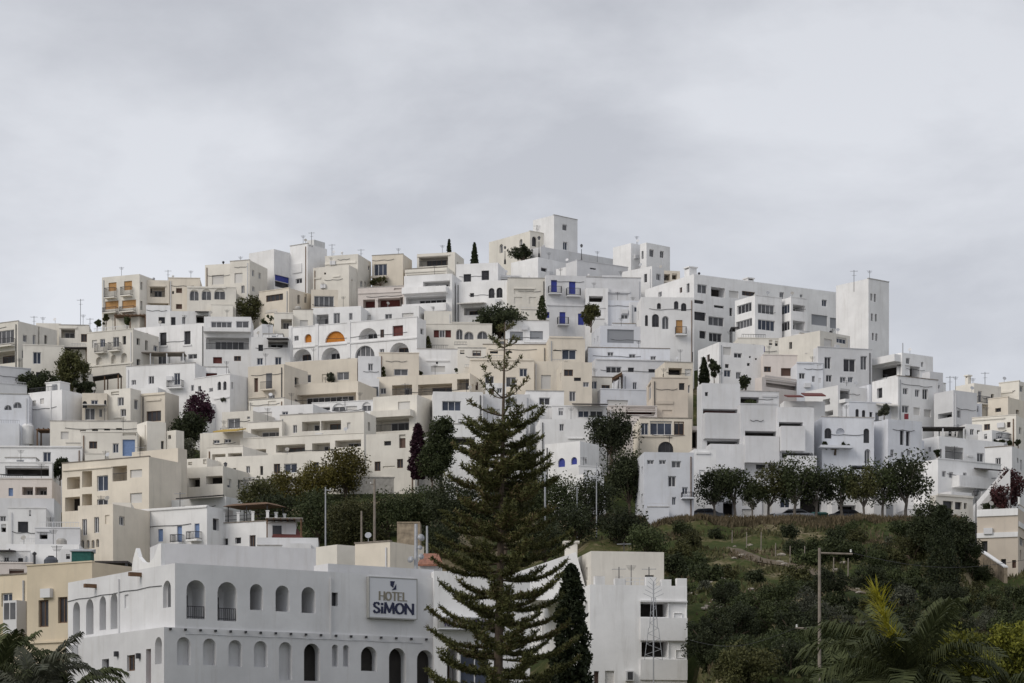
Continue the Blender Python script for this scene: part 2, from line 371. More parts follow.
        if rng.random() < .5:
            pu, hh = rng.uniform(.2, .8) * W_, rng.uniform(.9, 1.9); nn = -rng.uniform(.5, 2.); m2 = MB(); p0 = fv.pt(pu, nn, zt - par)
            m2.tube([p0, (p0[0], p0[1], zt + hh)], .025, 5)
            for k_ in range(4): zz = zt + hh - .06 - .09 * k_; m2.tube([(p0[0] - .35 + .05 * k_, p0[1], zz), (p0[0] + .35 - .05 * k_, p0[1] + .1, zz)], .012, 4)
            add('antenna', m2, 'iron')
        if rng.random() < .28:
            pu = rng.uniform(.1, .9) * W_; m2 = MB(); p0 = fv.pt(pu, -.12, zt - .1); m2.tube([p0, (p0[0], p0[1], zt + .4)], .03, 5); bx = add('dish_mount', m2, 'steel')
            m2 = MB(); c_ = Vector((p0[0], p0[1] - .05, zt + .5)); ax = Vector((rng.uniform(-.6, .6), -1, .45)).normalized(); m2.tube([c_, c_ + ax * .05, c_ + ax * .1], [.09, .19, .23], 12); add('satellite_dish', m2, rng.choice(['frame_white', 'steel', 'concrete']), bx)
        for _ in range(2):
            if rng.random() < .2:
                uu = rng.uniform(.4, max(.5, W_ - 1.4)); zz = zt - rng.uniform(1.2, 3.2)
                if free(uu - .1, uu + 1., zz - .1, zz + .7): m2 = MB(); fv.box(m2, uu, uu + .8, zz, zz + .55, .01, .3); add('air_conditioner', m2, 'frame_white'); break
    add('wall', mb, wm)
    h = House(); HOUSES.append(h); h.label, h.fv, h.Y, h.jit, h.par, h.wm = label, (fL if math.degrees(a) > 45 else fR), Y, jit, par, wm; h.root, h.fR, h.fL, h.off, h.q, h.w, h.d, h.zt, h.zb, h.add = R, fR, fL, off, q, w, dl, zt, zb, add
    return h
# ------------------------------------------------------------------ the hill town, from the skyline down
# H(label, wall colour, left edge, near corner, right edge, roof row, ground row, turn, features)
# -- skyline, left to right
H('cream house with glazed balcony and covered terrace at the far left end', 'L', -45, 18, 57, 321, 372, 60, 'v -12 331 14 344;r -12 340 15 347;o -12 352 15 364;w 23 335 27 342;h 38 327 39.5 345')
H('pale rendered house behind a brown drainpipe with flat parapet', 'L', None, 36, 61, 323, 352, 6)
H('small pale house with a wide dark loggia beside the tall roof aerial', 'L', None, 59, 89, 325, 356, 4, 'o 61 329 75 338;W 81 334 87 342;l 59 326.5 77 328.5')
H('low cream house with grey shuttered window below the far left terrace', 'L', None, 23, 64, 345, 390, 8, 'V 33 352 41 364;h 36 372 43 381')
H('tall cream apartment house with orange blinds in its windows', 'L', 102, 139.5, 155, 274, 318, 68, 'O 108.5 282.5 116.5 291;r 107 288.5 117 298;O 124 281 132 290;r 123 287.5 133 296;O 105 301 118.5 309;r 105 308 118.5 313;O 122 300 136 308;r 122 307 136 312;h 140.5 282 142.5 290;h 140.5 301 142.5 310', cat='apartment house', name='apartment_house')
H('beige house with recessed brown balcony joined to the orange blind block', 'C', None, 147, 169, 280, 314, 4, 'o 150 287 165 297;l 149 285 166 286.5;o 145 303 169 310')
H('tan house with two small brown windows one above the other', 'C', None, 168.5, 200, 278, 314, 4, 'D 176 288 182 293;D 176 304 182 309;h 172 291 174 294')
H('pale house with three big arched windows under a toothed cornice', 'L', None, 187, 236, 287, 315, 3, 'm 189.5 289.5 199 300.5;m 201.5 289 211.5 300;m 214 288.5 225.5 299.5;l 187 286.6 226 288')
H('white roof room with two square dark windows in front of the tan house', 'W', None, 146, 170, 305, 329, 4, 'h 158.5 317 165 323.5')
H('low white house with dark windows and a bent black roof edge', 'W', None, 170, 209, 311, 329, 3, 'h 171 317 175.5 325;w 182 317 185.5 324;g 196 315 208 323;p 196 312 209 315.5')
H('broad white house with three tall dark balcony windows', 'W', 133, 205, None, 323, 366, 70, 'h 142 333 148 347;h 159.5 332.5 166.5 346;h 184 331 190.5 345;l 141 346.5 149 348;l 158.5 345.5 167.5 347;l 183 344.5 191.5 346;v 142 356 154 365;v 156 356 167 365;w 188 354 197 359')
H('cream house with pale arched windows and two round iron balconies', 'L', 87, 133, None, 329, 375, 65, 's 92 340 97 348;w 100 339 105 347;r 97.5 344 107 353;w 113 337 119 347;r 111 343 121 351;h 122.5 336 126 344.5;j 96 357 102 367;j 111 355 116 364;j 121 353 127 364;l 87 364 133 365.5')
H('white house with a single iron balcony and a little side window', 'W', 126, 195, 206, 363, 398, 74, 'w 148.5 376 154 384;w 174 373 180 385;r 169 381 184 388;w 131.5 380 136 385;w 191 385 195 391')
H('low white house with a dark red strip window', 'W', None, 196, 228, 367, 390, 3, 'i 204 373 217 378.5')
H('white house with paired arched windows and a long grey side wall', 'W', 194, 230, 250, 374, 412, 52, 'a 217.5 381.5 221 390;a 223 381.2 226.5 390;h 231.5 382 233 389;w 209 388 213 392;l 214 397.5 229.5 398.7;h 198 386 201 391')
H('tiered white house with glass fronted roof terrace over a deep veranda', 'W', None, 204, 251, 316.5, 367, 2, 'b 204 329 251 333;v 211 321.5 232 328.5;v 236 321 249 328.5;o 206 337.5 249 349.5;i 213 357 222 363.5;W 234 356 241 361', name='house')
H('white house with two small lilac framed windows beside the deep veranda', 'W', None, 251, 290, 337, 374, 1, 'o 268 341 288 347.5;V 257 358 263 365;V 275 357 281.5 365;p 268 340 289 342')
H('small white stair tower above the lilac framed windows', 'G', None, 262, 273, 324, 342, 20)
h = H('long white house front with two rows of big semicircular arches', 'W', 289, 417, 426, 317, 360, 66,
  'x 304.5 334 311.5 342.5;x 325 331 345 342;A 358.5 328 377.5 339;i 392.5 325.5 403 336;A 293 349 311.5 361;A 321.5 347.5 340 359.5;m 355 345.5 374.5 357.5;A 389.5 342.5 409 353.5;l 289 342.5 417 343.8;t 289 326 292 362;t 315.5 324 318.5 361;t 347.5 321 350.5 358')
# -- centre left skyline
H('white block with a pale closed shutter at the left of the blue awning house', 'L', 205, 232, None, 263.5, 290, 75, 's 212 275 224 284.5')
H('cream white block stepping up beside a plant covered balcony', 'L', 230, 249.5, None, 260, 305, 72, 's 234.5 273 242.5 283')
H('white tower house with royal blue awning and railed balcony', 'W', 249, 274, 291, 249, 292, 52, 'r 248 268 263 276;w 257 270 261 276;h 256 282 258.3 292;Z 275 276 289.5 282;h 275 282.3 289.5 288')
H('white tower house with a curved bay and a tall aerial', 'W', 290, 307.5, 327, 243.5, 290, 55, 'f 293 264 302 273;w 295.5 278.5 302 283.5;h 309 245 313 247')
H('white roof cube carrying the tall aerial on the tower house', 'W', 307, 314, 325, 239.5, 246, 55, Y=394., dep=4, ext=1.)
H('small beige house with a wide brown window and two brown slits', 'C', 259, 289, 311, 288, 318, 56, 'W 266 294.5 283 301;h 297.5 295 300 304;h 304.5 294 307 303')
H('cream sun room with a row of tall glass panes', 'C', None, 311, 338, 289.5, 314, 4, 'v 314 296 334 307')
H('little white house with an open grey porch below the beige house', 'L', None, 274, 293, 313, 337, 3, 'o 281 319 292 329')
H('little white house with a pale shutter and small brown side window', 'L', None, 293, 313, 309.5, 335, 4, 's 300 320 308 328.5')
H('white house with a row of brown windows under red terrace tiles', 'W', 312, 361, None, 306, 332, 78, 'o 316.5 314.5 328.5 325.5;v 333.5 313 340 325;w 349 313 352.5 320')
H('pale cream house with a dark beam over its roof terrace', 'L', 325, 358, 371, 254, 292, 74, 'l 325 262 356 264;w 368 266 370 270')
H('white cream terrace house in front of the dark roof beam', 'L', 313, 349, 357, 265, 297, 70, 'l 315 277.5 321 279;l 333 275.5 340 277;h 324 272.5 326 274.5')
H('creamy yellow house with one large grey window and roof planters', 'C', 372, 403, 412, 254, 286, 76, 'V 374 264 387 276;b 373 277 388 279')
H('pinkish house with two dark red loggias below a beige parapet', 'P', 358, 404, None, 286, 313, 78, 'G 363 299.5 375 308;G 378 298 402 307;l 358 291.5 404 293;o 400 297 403 307;h 394 288 402 290')
H('white upper wall with three closed shutters above the arches', 'W', 357, 419, None, 305.5, 328, 76, 's 360 315 371 321;w 385 314 392 320;s 402 313 413.5 318.5')
H('pale house with a recessed top floor and long ledge on the skyline', 'L', 417, 455, 464, 252, 283, 75, 'o 419 256.5 448 266;l 417 255 450 256.3')
H('white slab balcony storey beneath the recessed skyline house', 'L', 405, 447, None, 267, 289, 75, 'l 405 270.5 446 272;n 407 274 445 280')
H('white apartment house with long glazed balconies and tall grey flank', 'W', 404, 452, 462, 273.5, 322, 75, 'o 423 281 450 287;b 404 288 448 294.3;o 406 296.5 446 304.5;b 404 305 448 313;h 457 286 459.5 293', cat='apartment house', name='apartment_house')
H('low pale terrace wall house with a bent cable arch', 'L', None, 424, 452, 311, 328, 2)
H('white house with two square dark shutters and a stepped roof', 'W', 456, 498, None, 262.5, 300, 78, 'h 463.5 274 471 283;h 481.5 270.5 489 280')
H('white house with twin dark arched windows above a lilac porch', 'W', 456, 507, None, 280, 322, 78, 'a 488.6 288 494.5 298;a 496.4 287.5 502.5 297.7;h 470 293 474 297;o 464 307.5 483 315;q 460 304 486 306.5')
H('white roof terrace with slim posts and a low balustrade', 'W', None, 498, 522, 275, 296, 4, 'o 500 277 509 283;o 511 276.5 520 283')
H('plain pale house with shallow wall panels beside the dark hedge', 'L', None, 508, 546, 278, 328, 3, 'n 514 289 534 294;n 514 297 522 304;n 529 297 536 304;l 514 287.8 535 289')
# -- church hill
H('square bell tower with two small dark windows on the very top', 'W', 533, 554, 577.5, 215, 262, 42, 'w 562.5 224.5 567 230.5;w 563 242 567.5 250', cat='tower', name='tower', dep=6)
H('cream church wing with white framed slots beside the bell tower', 'L', 489, 530, 553, 231, 262, 40, 'm 499.5 244 503 253;m 519.5 239 522.5 248;a 532 236.5 536.5 246.5', cat='church', name='church')
H('long grey retaining wall house running down from the bell tower', 'G', 530, 541, 626, 246.5, 268, 38, 'h 600 256 606 257.5;h 610 258.5 617 260')
H('white wall below the palm like shrub near the church', 'W', 511, 538, 572, 257, 282, 44, 'h 541 268 547 271.5')
H('low white square tower behind the twin windowed tower', 'W', 613, 631, 647, 243, 272, 40, cat='tower', name='tower', dep=5)
H('square white tower with two windows at the right end of the skyline', 'W', 640, 646.5, 670, 242.5, 275, 40, 'w 649.5 249.5 654 257;w 660 251 664 258;h 641.5 251 643.5 259', cat='tower', name='tower')
H('grey white house under the long retaining wall', 'G', 566, 577, 628, 260, 292, 34, 'h 590 268 596 269.5')
H('white house with a bright sloping stair wall left of the ledges', 'W', 556, 577, 590, 264, 290, 40)
H('white house with bright blue doors on balconies', 'G', None, 546, 586, 275, 330, 8, 'B 551 280 557 292;B 569 281.5 575.5 294;r 548 287 561 294;r 566 289 580 296.5;l 547 304.5 584 306;B 559.5 312 565.5 324;r 557 318 568 325;B 578 313.5 584 325;B 546.8 312 549.5 318')
H('stepped white house with two long shadowed ledges', 'G', None, 583, 641, 277, 308, 6, 'l 602 275.5 622 277.5;l 609 291 630 293;n 607 294 628 301')
H('small white house with a dark porch above the olive bush', 'W', None, 586, 608, 288, 332, 5, 'g 589 296 603 302;n 600 308 606 314')
H('pale house with a small grey window beside the olive bush', 'B', None, 602, 641, 300, 330, 6, 'v 621 314.5 628 319')
h = H('pale blue house with a very wide grey roller shutter', 'B', None, 600, 664, 325.5, 356, 8, 'S 607.3 329.5 634 343;V 642 337 651.5 345', cat='house')
H('white lower wall with three small windows under the wide grey shutter', 'B', None, 588, 670, 347.5, 366, 6, 'v 607.5 352 613.5 356;v 629 354 635.5 358;v 650.5 356 656 360')
H('bright white house behind the terrace of red plants', 'W', 622, 652, 664, 266, 296, 46, 'n 625 279 638 285')
H('pale orange roof room with three wide openings', 'C', None, 652, 680, 270, 290, 10, 'o 654 275 661 282;o 662.5 274 670 280.5;o 672 273.5 677 279.5')
# -- apartment range at the upper right
H('long white apartment block with rows of strip windows on the skyline', 'W', 645, 694, 850, 274, 350, 31, 'S 811.5 315 827.5 325.5;S 830 318.5 846.5 329;w 800 294.5 802.5 299;k 770.5 284 775 293;k 813 291.5 818 301;v 697.5 284.5 707 293.5;g 711 287.5 725 297;s 729 291 738.5 298;W 742 291.5 755 296;h 691.5 300 704 303.5 R;h 714 305.5 724 308;h 693.8 312 706 320.5;v 708.5 317 724 326;h 699.5 331 706 338.5;w 709 333 722 342;h 729.5 308 732.5 316;k 753 276 759 285;k 677 266 682 277 L', cat='apartment house', name='apartment_house', dep=8, Y=334.)
H('white house with small round and arched windows and an orange door', 'W', None, 641, 694, 297, 342, 3, 'a 657 303 661 309;a 674 301 678.5 309;a 681 303 686.5 311;j 678 293 683 299;a 645 315 648 326;a 652 314 659 327;m 662 316 669 329;O 676 320 682.5 333;r 675 327.5 686 335', Y=325.)
H('white apartment wing with two floors of wide brown framed windows', 'W', 735, 755, 782, 295, 348, 31, 'w 737 304 751.5 313;w 736 320 752 328;w 758 304.5 774.5 314;w 758 320 775 330.5', cat='apartment house', name='apartment_house', Y=326.5)
H('white apartment wing with open corner balconies', 'W', 777, 791, 807, 297, 345, 31, 'w 780 305 789.5 314;w 780 322 789.5 331;o 793 305 805 311.5;o 793 321 805 330', cat='apartment house', name='apartment_house', Y=327.5)
H('tall plain white tower block with paired slit windows', 'W', 836, 868.5, 889, 278.5, 362, 38, 'h 870.5 293.5 872.5 300.5;h 874 294 876 302;h 871 313.5 873 321;h 875 314 877 321.5;h 872 333 874 340;h 875.5 333.5 877.5 341', cat='tower block', name='tower_block')
H('cream walled house with one slit window below the corner balconies', 'L', 779, 820, 850, 330.5, 388, 42, 'h 789 342 792 349;s 824 339 832 347;w 836.5 337.5 846.5 343.5')
H('grey house with two tall glazed windows at the foot of the tower block', 'G', None, 818, 872, 347, 390, 15, 'w 824.5 357 831 369;w 843.5 359 855.5 372;w 860.5 356 867 370;w 826 375 832 382;w 840 377 846 383;w 848 377 853 383')
H('pale lilac house with small square windows and a yellow roof edge', 'B', None, 797, 823, 363, 390, 6, 'h 817.5 359 821.5 366;w 799 373 805 379;w 812 376 815 382;w 818 378 821 383;l 797 362 813 363.5')
H('beige house with two brown windows beside the lilac house', 'P', None, 763, 798, 355, 383, 5, 'W 764 366.5 771 372;D 781 368 792 376')
H('white roof terrace house with blue arched openings', 'L', None, 738, 780, 338, 356, 6, 'h 769 340 772.5 345;h 775 341 778 346;y 751 344 756 351.5;y 760 345 765 352')
H('white house with a bright sloping gable and small scattered windows', 'W', 698, 719, 764, 342, 384, 20, 's 723 347 731 355;w 734 353 742 358;w 724 370 731 377;w 736 372 741 379;h 725 364 729 368;h 749 356 751 358;h 755 358 757 360;h 747 363 750 366')
H('beige ramp terrace with a dark gap along its length', 'P', 755, 762, 832, 377, 396, 36, 'g 766 382 800 389;l 764 379.5 828 381')
# -- right cluster
H('white house with a deep dark roof terrace and tall mast', 'W', 868, 902, 933, 352.5, 388, 35, 'g 874 366 901 377;g 905 366 920 377;w 906 358 910 364;w 921 362 923.5 367;w 924 374 928 379;b 870 358 901 365')
H('narrow grey white house stepping down right of the roof terrace', 'G', 922, 930, 943, 371.5, 402, 30, 'w 936 385 940 389')
H('large white house with a red cloth hung from its window', 'W', 872, 898, 938, 376, 428, 31, 'v 903 388 908 394.5;v 915 389.5 919.5 397;w 922.5 389 928 399.5;v 902 405.5 909 413;s 913.5 407.5 920 415;s 924 409.5 931 417')
H('white house with two square windows and a sunlit left wall', 'B', 840, 869, 897, 384.5, 420, 24, 'v 872 394 878 400;h 884 397 889.5 404.5;w 859 394 864 400')
H('low white house with three little arched windows in a row', 'B', 838, 849, 897, 402, 428, 12, 'a 855.5 409 859 417;a 862 410 865.5 417;h 869.5 412 872.5 417;q 876 404.5 893 409')
H('white house with a stepped stair wall and open balcony', 'W', 805, 838, 871, 385, 424, 34, 'o 840 389 850 400;b 839 400.5 851 404;w 842 411 846 417;o 823 399 830 405;o 823 411 833 416')
H('large white house with tall dark arched windows one above the other', 'B', None, 822, 874, 417, 478, 7, 'a 863.5 428.5 869.5 443;m 864.5 449 870.5 463.5;a 824.5 428 831.5 438.5;j 836 428 845 434;b 818 446.5 851 449;g 852 465.5 872 469.5')
H('white house with a bright square buttress and two tall slits', 'B', 872, 888, 922, 419, 476, 26, 'h 900 430.5 904 445;h 906 431.5 910 446;w 890.5 449.5 894 457.5;w 901 452 904 457.5;v 907 450 911 456')
H('white house under a striped red awning with one dark arch', 'W', 780, 784, 825, 401, 448, 5, 'a 812 425 819.5 435.5;n 793 406 799 413;h 795 409 798 412.5;n 809 406 814 413;P 784 396 800 400.5;P 801 394 822 399.5')
H('white house with a deep shaded loggia below the black pergola', 'W', 913, 939, 1004, 436, 470, 33, 'o 945 447 963.5 459;h 940 449 942 458;v 977 453 984 462;w 928 447 931 452;l 967 455 973 457', name='house')
H('white lower house with a projecting corner balcony beside the stair', 'W', 878, 938, 1001, 459, 505, 33, 'b 952 477.5 984 489;v 942 471 946 477;v 949 472 953 478;v 963 472.5 967 477.5;p 974 469.5 988 473')
H('white house with a long bright left wall and one window', 'G', 934, 953.5, 977, 390, 430, 35, 'w 957 410 961 418;g 938 413 952 418')
H('small white house with two tiny windows above the white terrace', 'B', None, 964, 982, 403, 424, 12, 'w 968.5 410 971.5 414;w 976 406 978.5 412')
H('cream house with an iron balcony and a stubby roof chimney', 'L', 955, 974, 1001, 383, 414, 36, 'w 978 391 982 402;r 975 397 986 404;h 991 394 994 399;k 958 374 961 384 L')
H('beige house with a parapet terrace in front of the iron balcony', 'C', 988, 1008, 1036, 397, 420, 50, 'h 995 408 1001 412;h 1016 410 1019 414')
H('beige house at the right edge with a small upper window', 'L', 999, 1019, 1042, 381, 408, 50, 'w 1019.7 386 1023 392;l 1000 391 1013 393')
H('cream white house with two small brown windows at the right edge', 'L', 972, 1016, 1045, 415, 450, 62, 'W 984 424 990 430;W 1007 422 1010.5 427.5;l 972 418.5 1005 419.8')
H('white garden wall house under the row of potted shrubs', 'W', 985, 1012, 1045, 446, 480, 60, 'h 1017 458 1018.5 463')
h = H('tan house with two white bands at the lower right', 'T', 977, 1018, 1050, 508, 572, 70, 't 977 509 1018 516;t 1018.3 509 1050 516;t 977 532.5 1018 537.5;t 1018.3 532.5 1050 537.5;h 981.5 541 987.5 552;h 1001 559 1006 567;w 1019.5 538 1024 546;D 1012 560 1016 568', Y=228.)
H('small white gabled house with dark windows behind the dark cypress', 'L', 930, 936, 973, 495, 520, 30, 'h 943 501 953 509;h 955 502 962 509.5;h 964 503 967 509;l 937 495 973 497')
# -- stepped blocks above the tree row
H('stepped white apartment block with a red band at the left', 'G', 697, 702, 740, 383, 480, 8, 'G 703 409 738 414;h 705 392 708 396;b 703 414.5 740 440;g 707 441 740 446;c 706 447 740 472;h 710 470 713 473', cat='apartment house', name='apartment_house', dep=10)
H('stepped white apartment block with planted balconies in the middle', 'G', None, 740.5, 777, 404, 482, 7, 'g 745 431 777 437;b 743 437.5 777 464;h 756 464.5 765 469;v 768 464.5 776 469', cat='apartment house', name='apartment_house', dep=10)
H('white rear wall with a dark planted gap over the middle block', 'G', None, 739, 779, 391, 412, 8, 'g 740.5 397 759 403.5;l 762 395 777 397')
H('stepped white apartment block with brown gaps at the right', 'G', None, 777.5, 814, 407, 482, 6, 'g 779 422 803 427;b 779 427.5 803 452;g 782 452.5 812 458;c 783 458.5 812 476;m 810 453 814 458', cat='apartment house', name='apartment_house', dep=10)
# -- centre
H('long beige wall house with dark openings below the pale blue house', 'G', None, 595, 669, 359, 382, 6, 'w 606 366.5 621.5 373;h 628 367.5 634 372;h 648.5 369 655 372.5;l 596 359.5 668 360.5')
H('yellowish house with a dark balcony next to the utility mast', 'C', None, 665, 693, 362, 404, 8, 'g 668.5 368 682 375;s 685 369 691.5 376;w 686.5 385 690 393')
H('tan rendered house with one dark window and stacked ledges', 'T', None, 652, 688, 378, 430, 3, 'h 679 383 684.5 390;l 656 401 673 404;n 662 410 672 414;w 648 384 651 400')
H('pale blue gabled wall house with a slanting brown roof', 'B', 612, 623, 648.5, 373, 396, 14, '')
H('pale blue low house with a long closed shutter', 'B', 588, 600.5, 649, 389, 410, 10, 's 607 400 628 405;m 590 396 596 402 L')
H('white house with glazed gallery under a dark sloping roof', 'W', None, 552, 607, 406, 434, 4, 'w 578 409 589 417.5;w 590 409.5 603 417.5;p 572 404.5 606 408;v 558.5 408 563.5 415.5', name='house')
H('house front with dark red slatted terrace above the round tree', 'P', None, 608, 657, 406, 432, 4, 'G 626 407 655 414.5;l 626 409 655 409.6;l 626 411.5 655 412.1')
H('cream house with white framed conservatory over a dark archway', 'C', None, 640, 692, 418, 458, 5, 'V 641 423 648.5 435;V 650 421 672 435;W 674 421.5 684 435;a 658 441.5 673.5 452.5;l 640 436 672 437', name='house')
H('white corner house with small square windows beside the street lamp', 'B', None, 644, 694, 452, 522, 5, 'v 647 460 654 464.5;v 659 460 666 464.5;v 671.5 461 681 468;w 668 476 676 487;w 682 487 688 494.5;w 672 497 676 505;r 681 495 693 498')
H('small white house squeezed against the stepped blocks', 'W', None, 694, 716, 449, 505, 8, 'l 696 452 710 454;n 699 470 705 476')
H('white house with blue arched doors beside the big pine', 'W', 545, 580, 599, 441, 475, 55, 'y 558 458 565 467;y 571 457 577 464.5;h 585 459 587 464')
H('white house with one small grey window above the blue doors', 'W', None, 540, 592, 419, 448, 4, 'v 559.5 424 564 431;l 568 438 584 439')
H('white stair wall leading down from the blue doors', 'W', 572, 584, 604, 474, 494, 42, '')
H('beige cube house with a wide dark window right of the pine top', 'C', None, 549, 585, 338, 370, 5, 'V 562 349.5 576 359.5;l 549 336.5 583 338;h 553 350 561 351', name='house')
H('tan lower house with two small windows below the beige cube', 'C', None, 562, 592, 362, 412, 5, 'W 564 369.5 573 376;h 574 377.5 581 381;v 583 382 589 387')
H('low cream house with two brown windows behind the white pergola', 'L', None, 582, 612, 377, 408, 5, 'w 584 382 589 387;w 591 381 597 389')
H('white house with two grey shuttered windows behind the pine tip', 'W', None, 505, 549, 320.5, 350, 3, 'S 510 331.5 523 340.5;S 530 331 543 339.5')
H('wide beige terrace wall crossing behind the pine tip', 'C', None, 483, 547, 344.5, 364, 2, 'h 490 351 498 353.5;a 506 350.5 512.5 353')
H('long beige house with ledge and grey window left of the pine stem', 'C', None, 470, 534, 359, 396, 3, 'w 485 376 494 388;v 506 377 516 387;l 470 358.5 533 360.5;D 472 382 478 390')
H('beige house with one closed white shutter right of the pine stem', 'C', None, 533.5, 564, 361, 394, 4, 's 541 375 551 389')
H('cream house with red brown shutters and a round arched glass front', 'L', None, 424, 492, 324, 352, 2, 'i 433.8 330 439 337.5;w 439.3 330 445 337.5;i 445.3 330 451 337.5;m 456 329 463 339.5;m 464 331.5 474 339.5;m 477 331 488 339')
H('white house with grey awning ledge and a closed shutter', 'W', None, 417, 459, 349, 378, 2, 's 431 366 445 372;l 426 360 449 361.5;h 436 361.5 438 364')
H('pale low house with two dark windows behind the white awning house', 'L', None, 458, 486, 348, 382, 2, 'h 460 350 464.5 354;W 472.5 350.5 481 356')
H('white house with a wide dark window left of the pine', 'W', None, 433, 483, 391.5, 440, 3, 'V 442 401 461 411')
H('white house with an open casement right of the pine stem', 'W', None, 526, 564, 391, 432, 4, 'w 539 397.5 550 405;w 558.5 408 564 415.5;S 507 392 517 402')
H('white low house half hidden behind the pine', 'G', None, 476, 530, 394, 436, 3, 'S 506 399 517 407;n 482 409 500 416')
H('white house in the shade behind the ivy tree', 'W', None, 446, 500, 424, 462, 3, 'g 447 437 475 445;h 470 451 480 459')
# -- centre left terraces
H('beige terrace house with four small plain windows below the arches', 'C', 285, 357, 377, 358, 386, 72, 'w 299 375 311 383;v 337 372 349 380;h 284 379 290 383;n 322 374 330 382')
H('beige balcony storey running below the four plain windows', 'C', 283, 358, None, 381, 410, 72, 'R 286 394 356 404;n 284 384 300 389', ext=4)
H('beige wall house with a garden stair left of the long balcony', 'C', 248, 284, None, 364, 412, 66, 'D 254 378 258 392;l 249 397 266 398')
H('beige house with a grey double window beside the arches', 'C', None, 379, 419, 353, 382, 2, 'v 394 369 408 375.5')
H('pale green shaded wall between the two beige terraces', 'G', None, 358, 381, 356, 395, 4, '')
H('long cream terrace house with shaded balconies behind the cream parapet', 'C', 377, 470, None, 373, 402, 76, 'o 392 385 412 395;o 418 384 452 395;o 457 379 469 390;v 380 388 386 394')
H('white terrace house with pale domed awnings', 'W', 312, 374, None, 400.5, 420, 74, 'h 316 407 330 410.5;m 332 402 345 411;s 346 406 357 410.5;m 362 402 371 411', name='house')
H('cream corner apartments with a deep brown loggia and plain flank', 'L', 373, 417, 434, 394.5, 440, 70, 's 398 401.5 410 411;b 374 411.5 414 418;o 375 419 409 431;k 391 401 395 404', cat='apartment house', name='apartment_house')
H('cream lower apartments with four brown windows beside the purple creeper', 'L', 366, 415, 431, 432, 486, 70, 'h 384 441 391 445.5;D 399 434.5 405.5 448;W 374.5 461.5 380.5 471;W 397 459 403 468;n 383 466 395 468', cat='apartment house', name='apartment_house')
H('cream apartments with two long shaded loggias above the ochre trees', 'L', 280, 364, 376, 411.5, 450, 73, 'o 302 421.5 320 431;o 321 420.5 341 430;w 293 425 297 433;s 347 422.5 350.5 429', cat='apartment house', name='apartment_house')
H('cream terrace apartments with a continuous white parapet', 'L', 240, 364, 376, 433, 466, 73, 'o 243 449.5 266 456;o 276 444.5 305 452;o 312 443 330 451;o 335 440 361 447', cat='apartment house', name='apartment_house', dep=6)
H('cream terrace house with an open railed loggia left of the long loggias', 'L', 248, 282, None, 421, 446, 72, 'o 251 428.5 279 439')
H('white penthouse with a shuttered window and terrace wall', 'W', 253, 313, None, 404, 428, 74, 's 259 412 272 420.5;w 282 411.5 288 416')
H('cream house with a white framed window above the yellow awning', 'L', 222, 253, None, 410.5, 436, 70, 'v 227.5 418.5 240 428.5;w 247 416.5 250 419')
H('cream house with a yellow sun awning', 'L', 200, 243, None, 431, 456, 70, 'w 213 440 219.5 443.5;w 224 439 231 443;Y 222 430 246 434.5')
H('cream house with two boxed loggias under a thick parapet', 'L', 207, 243, None, 446, 474, 70, 'o 212 454 225.5 464;o 228 453 242 459')
H('low cream apartment wall with a white framed double window', 'L', 215, 346, None, 452, 488, 74, 'w 284 463.5 297 473;h 233 468 236 475;v 246 466 250 473;h 260 466 263 475', cat='apartment house', name='apartment_house')
H('cream garage house with a shaded opening at the end of the terraces', 'L', 187, 223, None, 466, 494, 70, 'g 188.5 478 200 487;g 206 476 223 484')
H('small pale house between the beige flank and the terraces', 'L', 186, 207, None, 458, 486, 70, 'D 203 459 208 464;h 188 462 192 465')
# -- left middle
H('large blank grey wall house at the far left', 'G', None, -6, 31, 366, 402, 28, '')
H('white cubic house with two faint shutters and a grey flank', 'W', 28, 62, 82, 389.5, 430, 60, 's 32 400.5 36 406;s 40 398.5 44 404;l 50.5 391 51.5 420')
H('white house with climbing stains at the left edge', 'B', None, -8, 29, 394, 436, 6, 'm 4 405 12 410;m 13 402 22 408')
H('little cream house behind the dark terrace awning', 'L', 64, 80.5, 93, 371, 394, 60, '')
H('cream house with a glazed porch between the white cube and beige cube', 'C', None, 82, 107, 393, 428, 4, 'a 81.7 401 87 408;w 91 400 98 405;a 104 400 107 406;v 85 408 95 420;w 99 409 102 417;q 84 405.5 106 408')
H('tall cream house with a slit window and a small lower window', 'L', 104, 130.5, 141, 388, 430, 66, 'h 111 391.5 119 395;w 120.5 409 126 416.5;l 114 417 124 418')
H('beige cube house with one broad brown window', 'C', 141, 165, 179, 392, 428, 66, 'W 146.5 411 161 421.5;l 146 399 161 401;l 141 394 165 395.2')
H('low cream house with four small slits along its top', 'L', None, 50, 137, 421, 450, 3, 'h 80 430 86 432;h 92 429 98 431;h 104 428.5 110 430.5;h 116 428 122 430')
H('white terrace house under the brown timber pergola', 'W', None, -6, 82, 446.5, 468, 2, 'V 43 452 51 462;l -6 446 81 447.5')
H('pale house with a bright blue double door', 'L', None, 81, 137, 432, 466, 2, 'i 122.5 432.8 136 436;E 122.5 439.5 135 456')
H('rounded white stair house with one dark slit', 'L', 137, 147, 166, 421, 462, 30, 'h 161 441 164 449;l 145 425 146 445')
H('white house with a long dark timbered veranda', 'W', None, -6, 52, 462.5, 484, 2, 'g 5 466 49 476')
H('peach house with one blue window and low arches', 'P', None, -6, 52, 479, 503, 2, 'E 8.5 488 13 496;o 22 487 33 495;o 35 487 47 495')
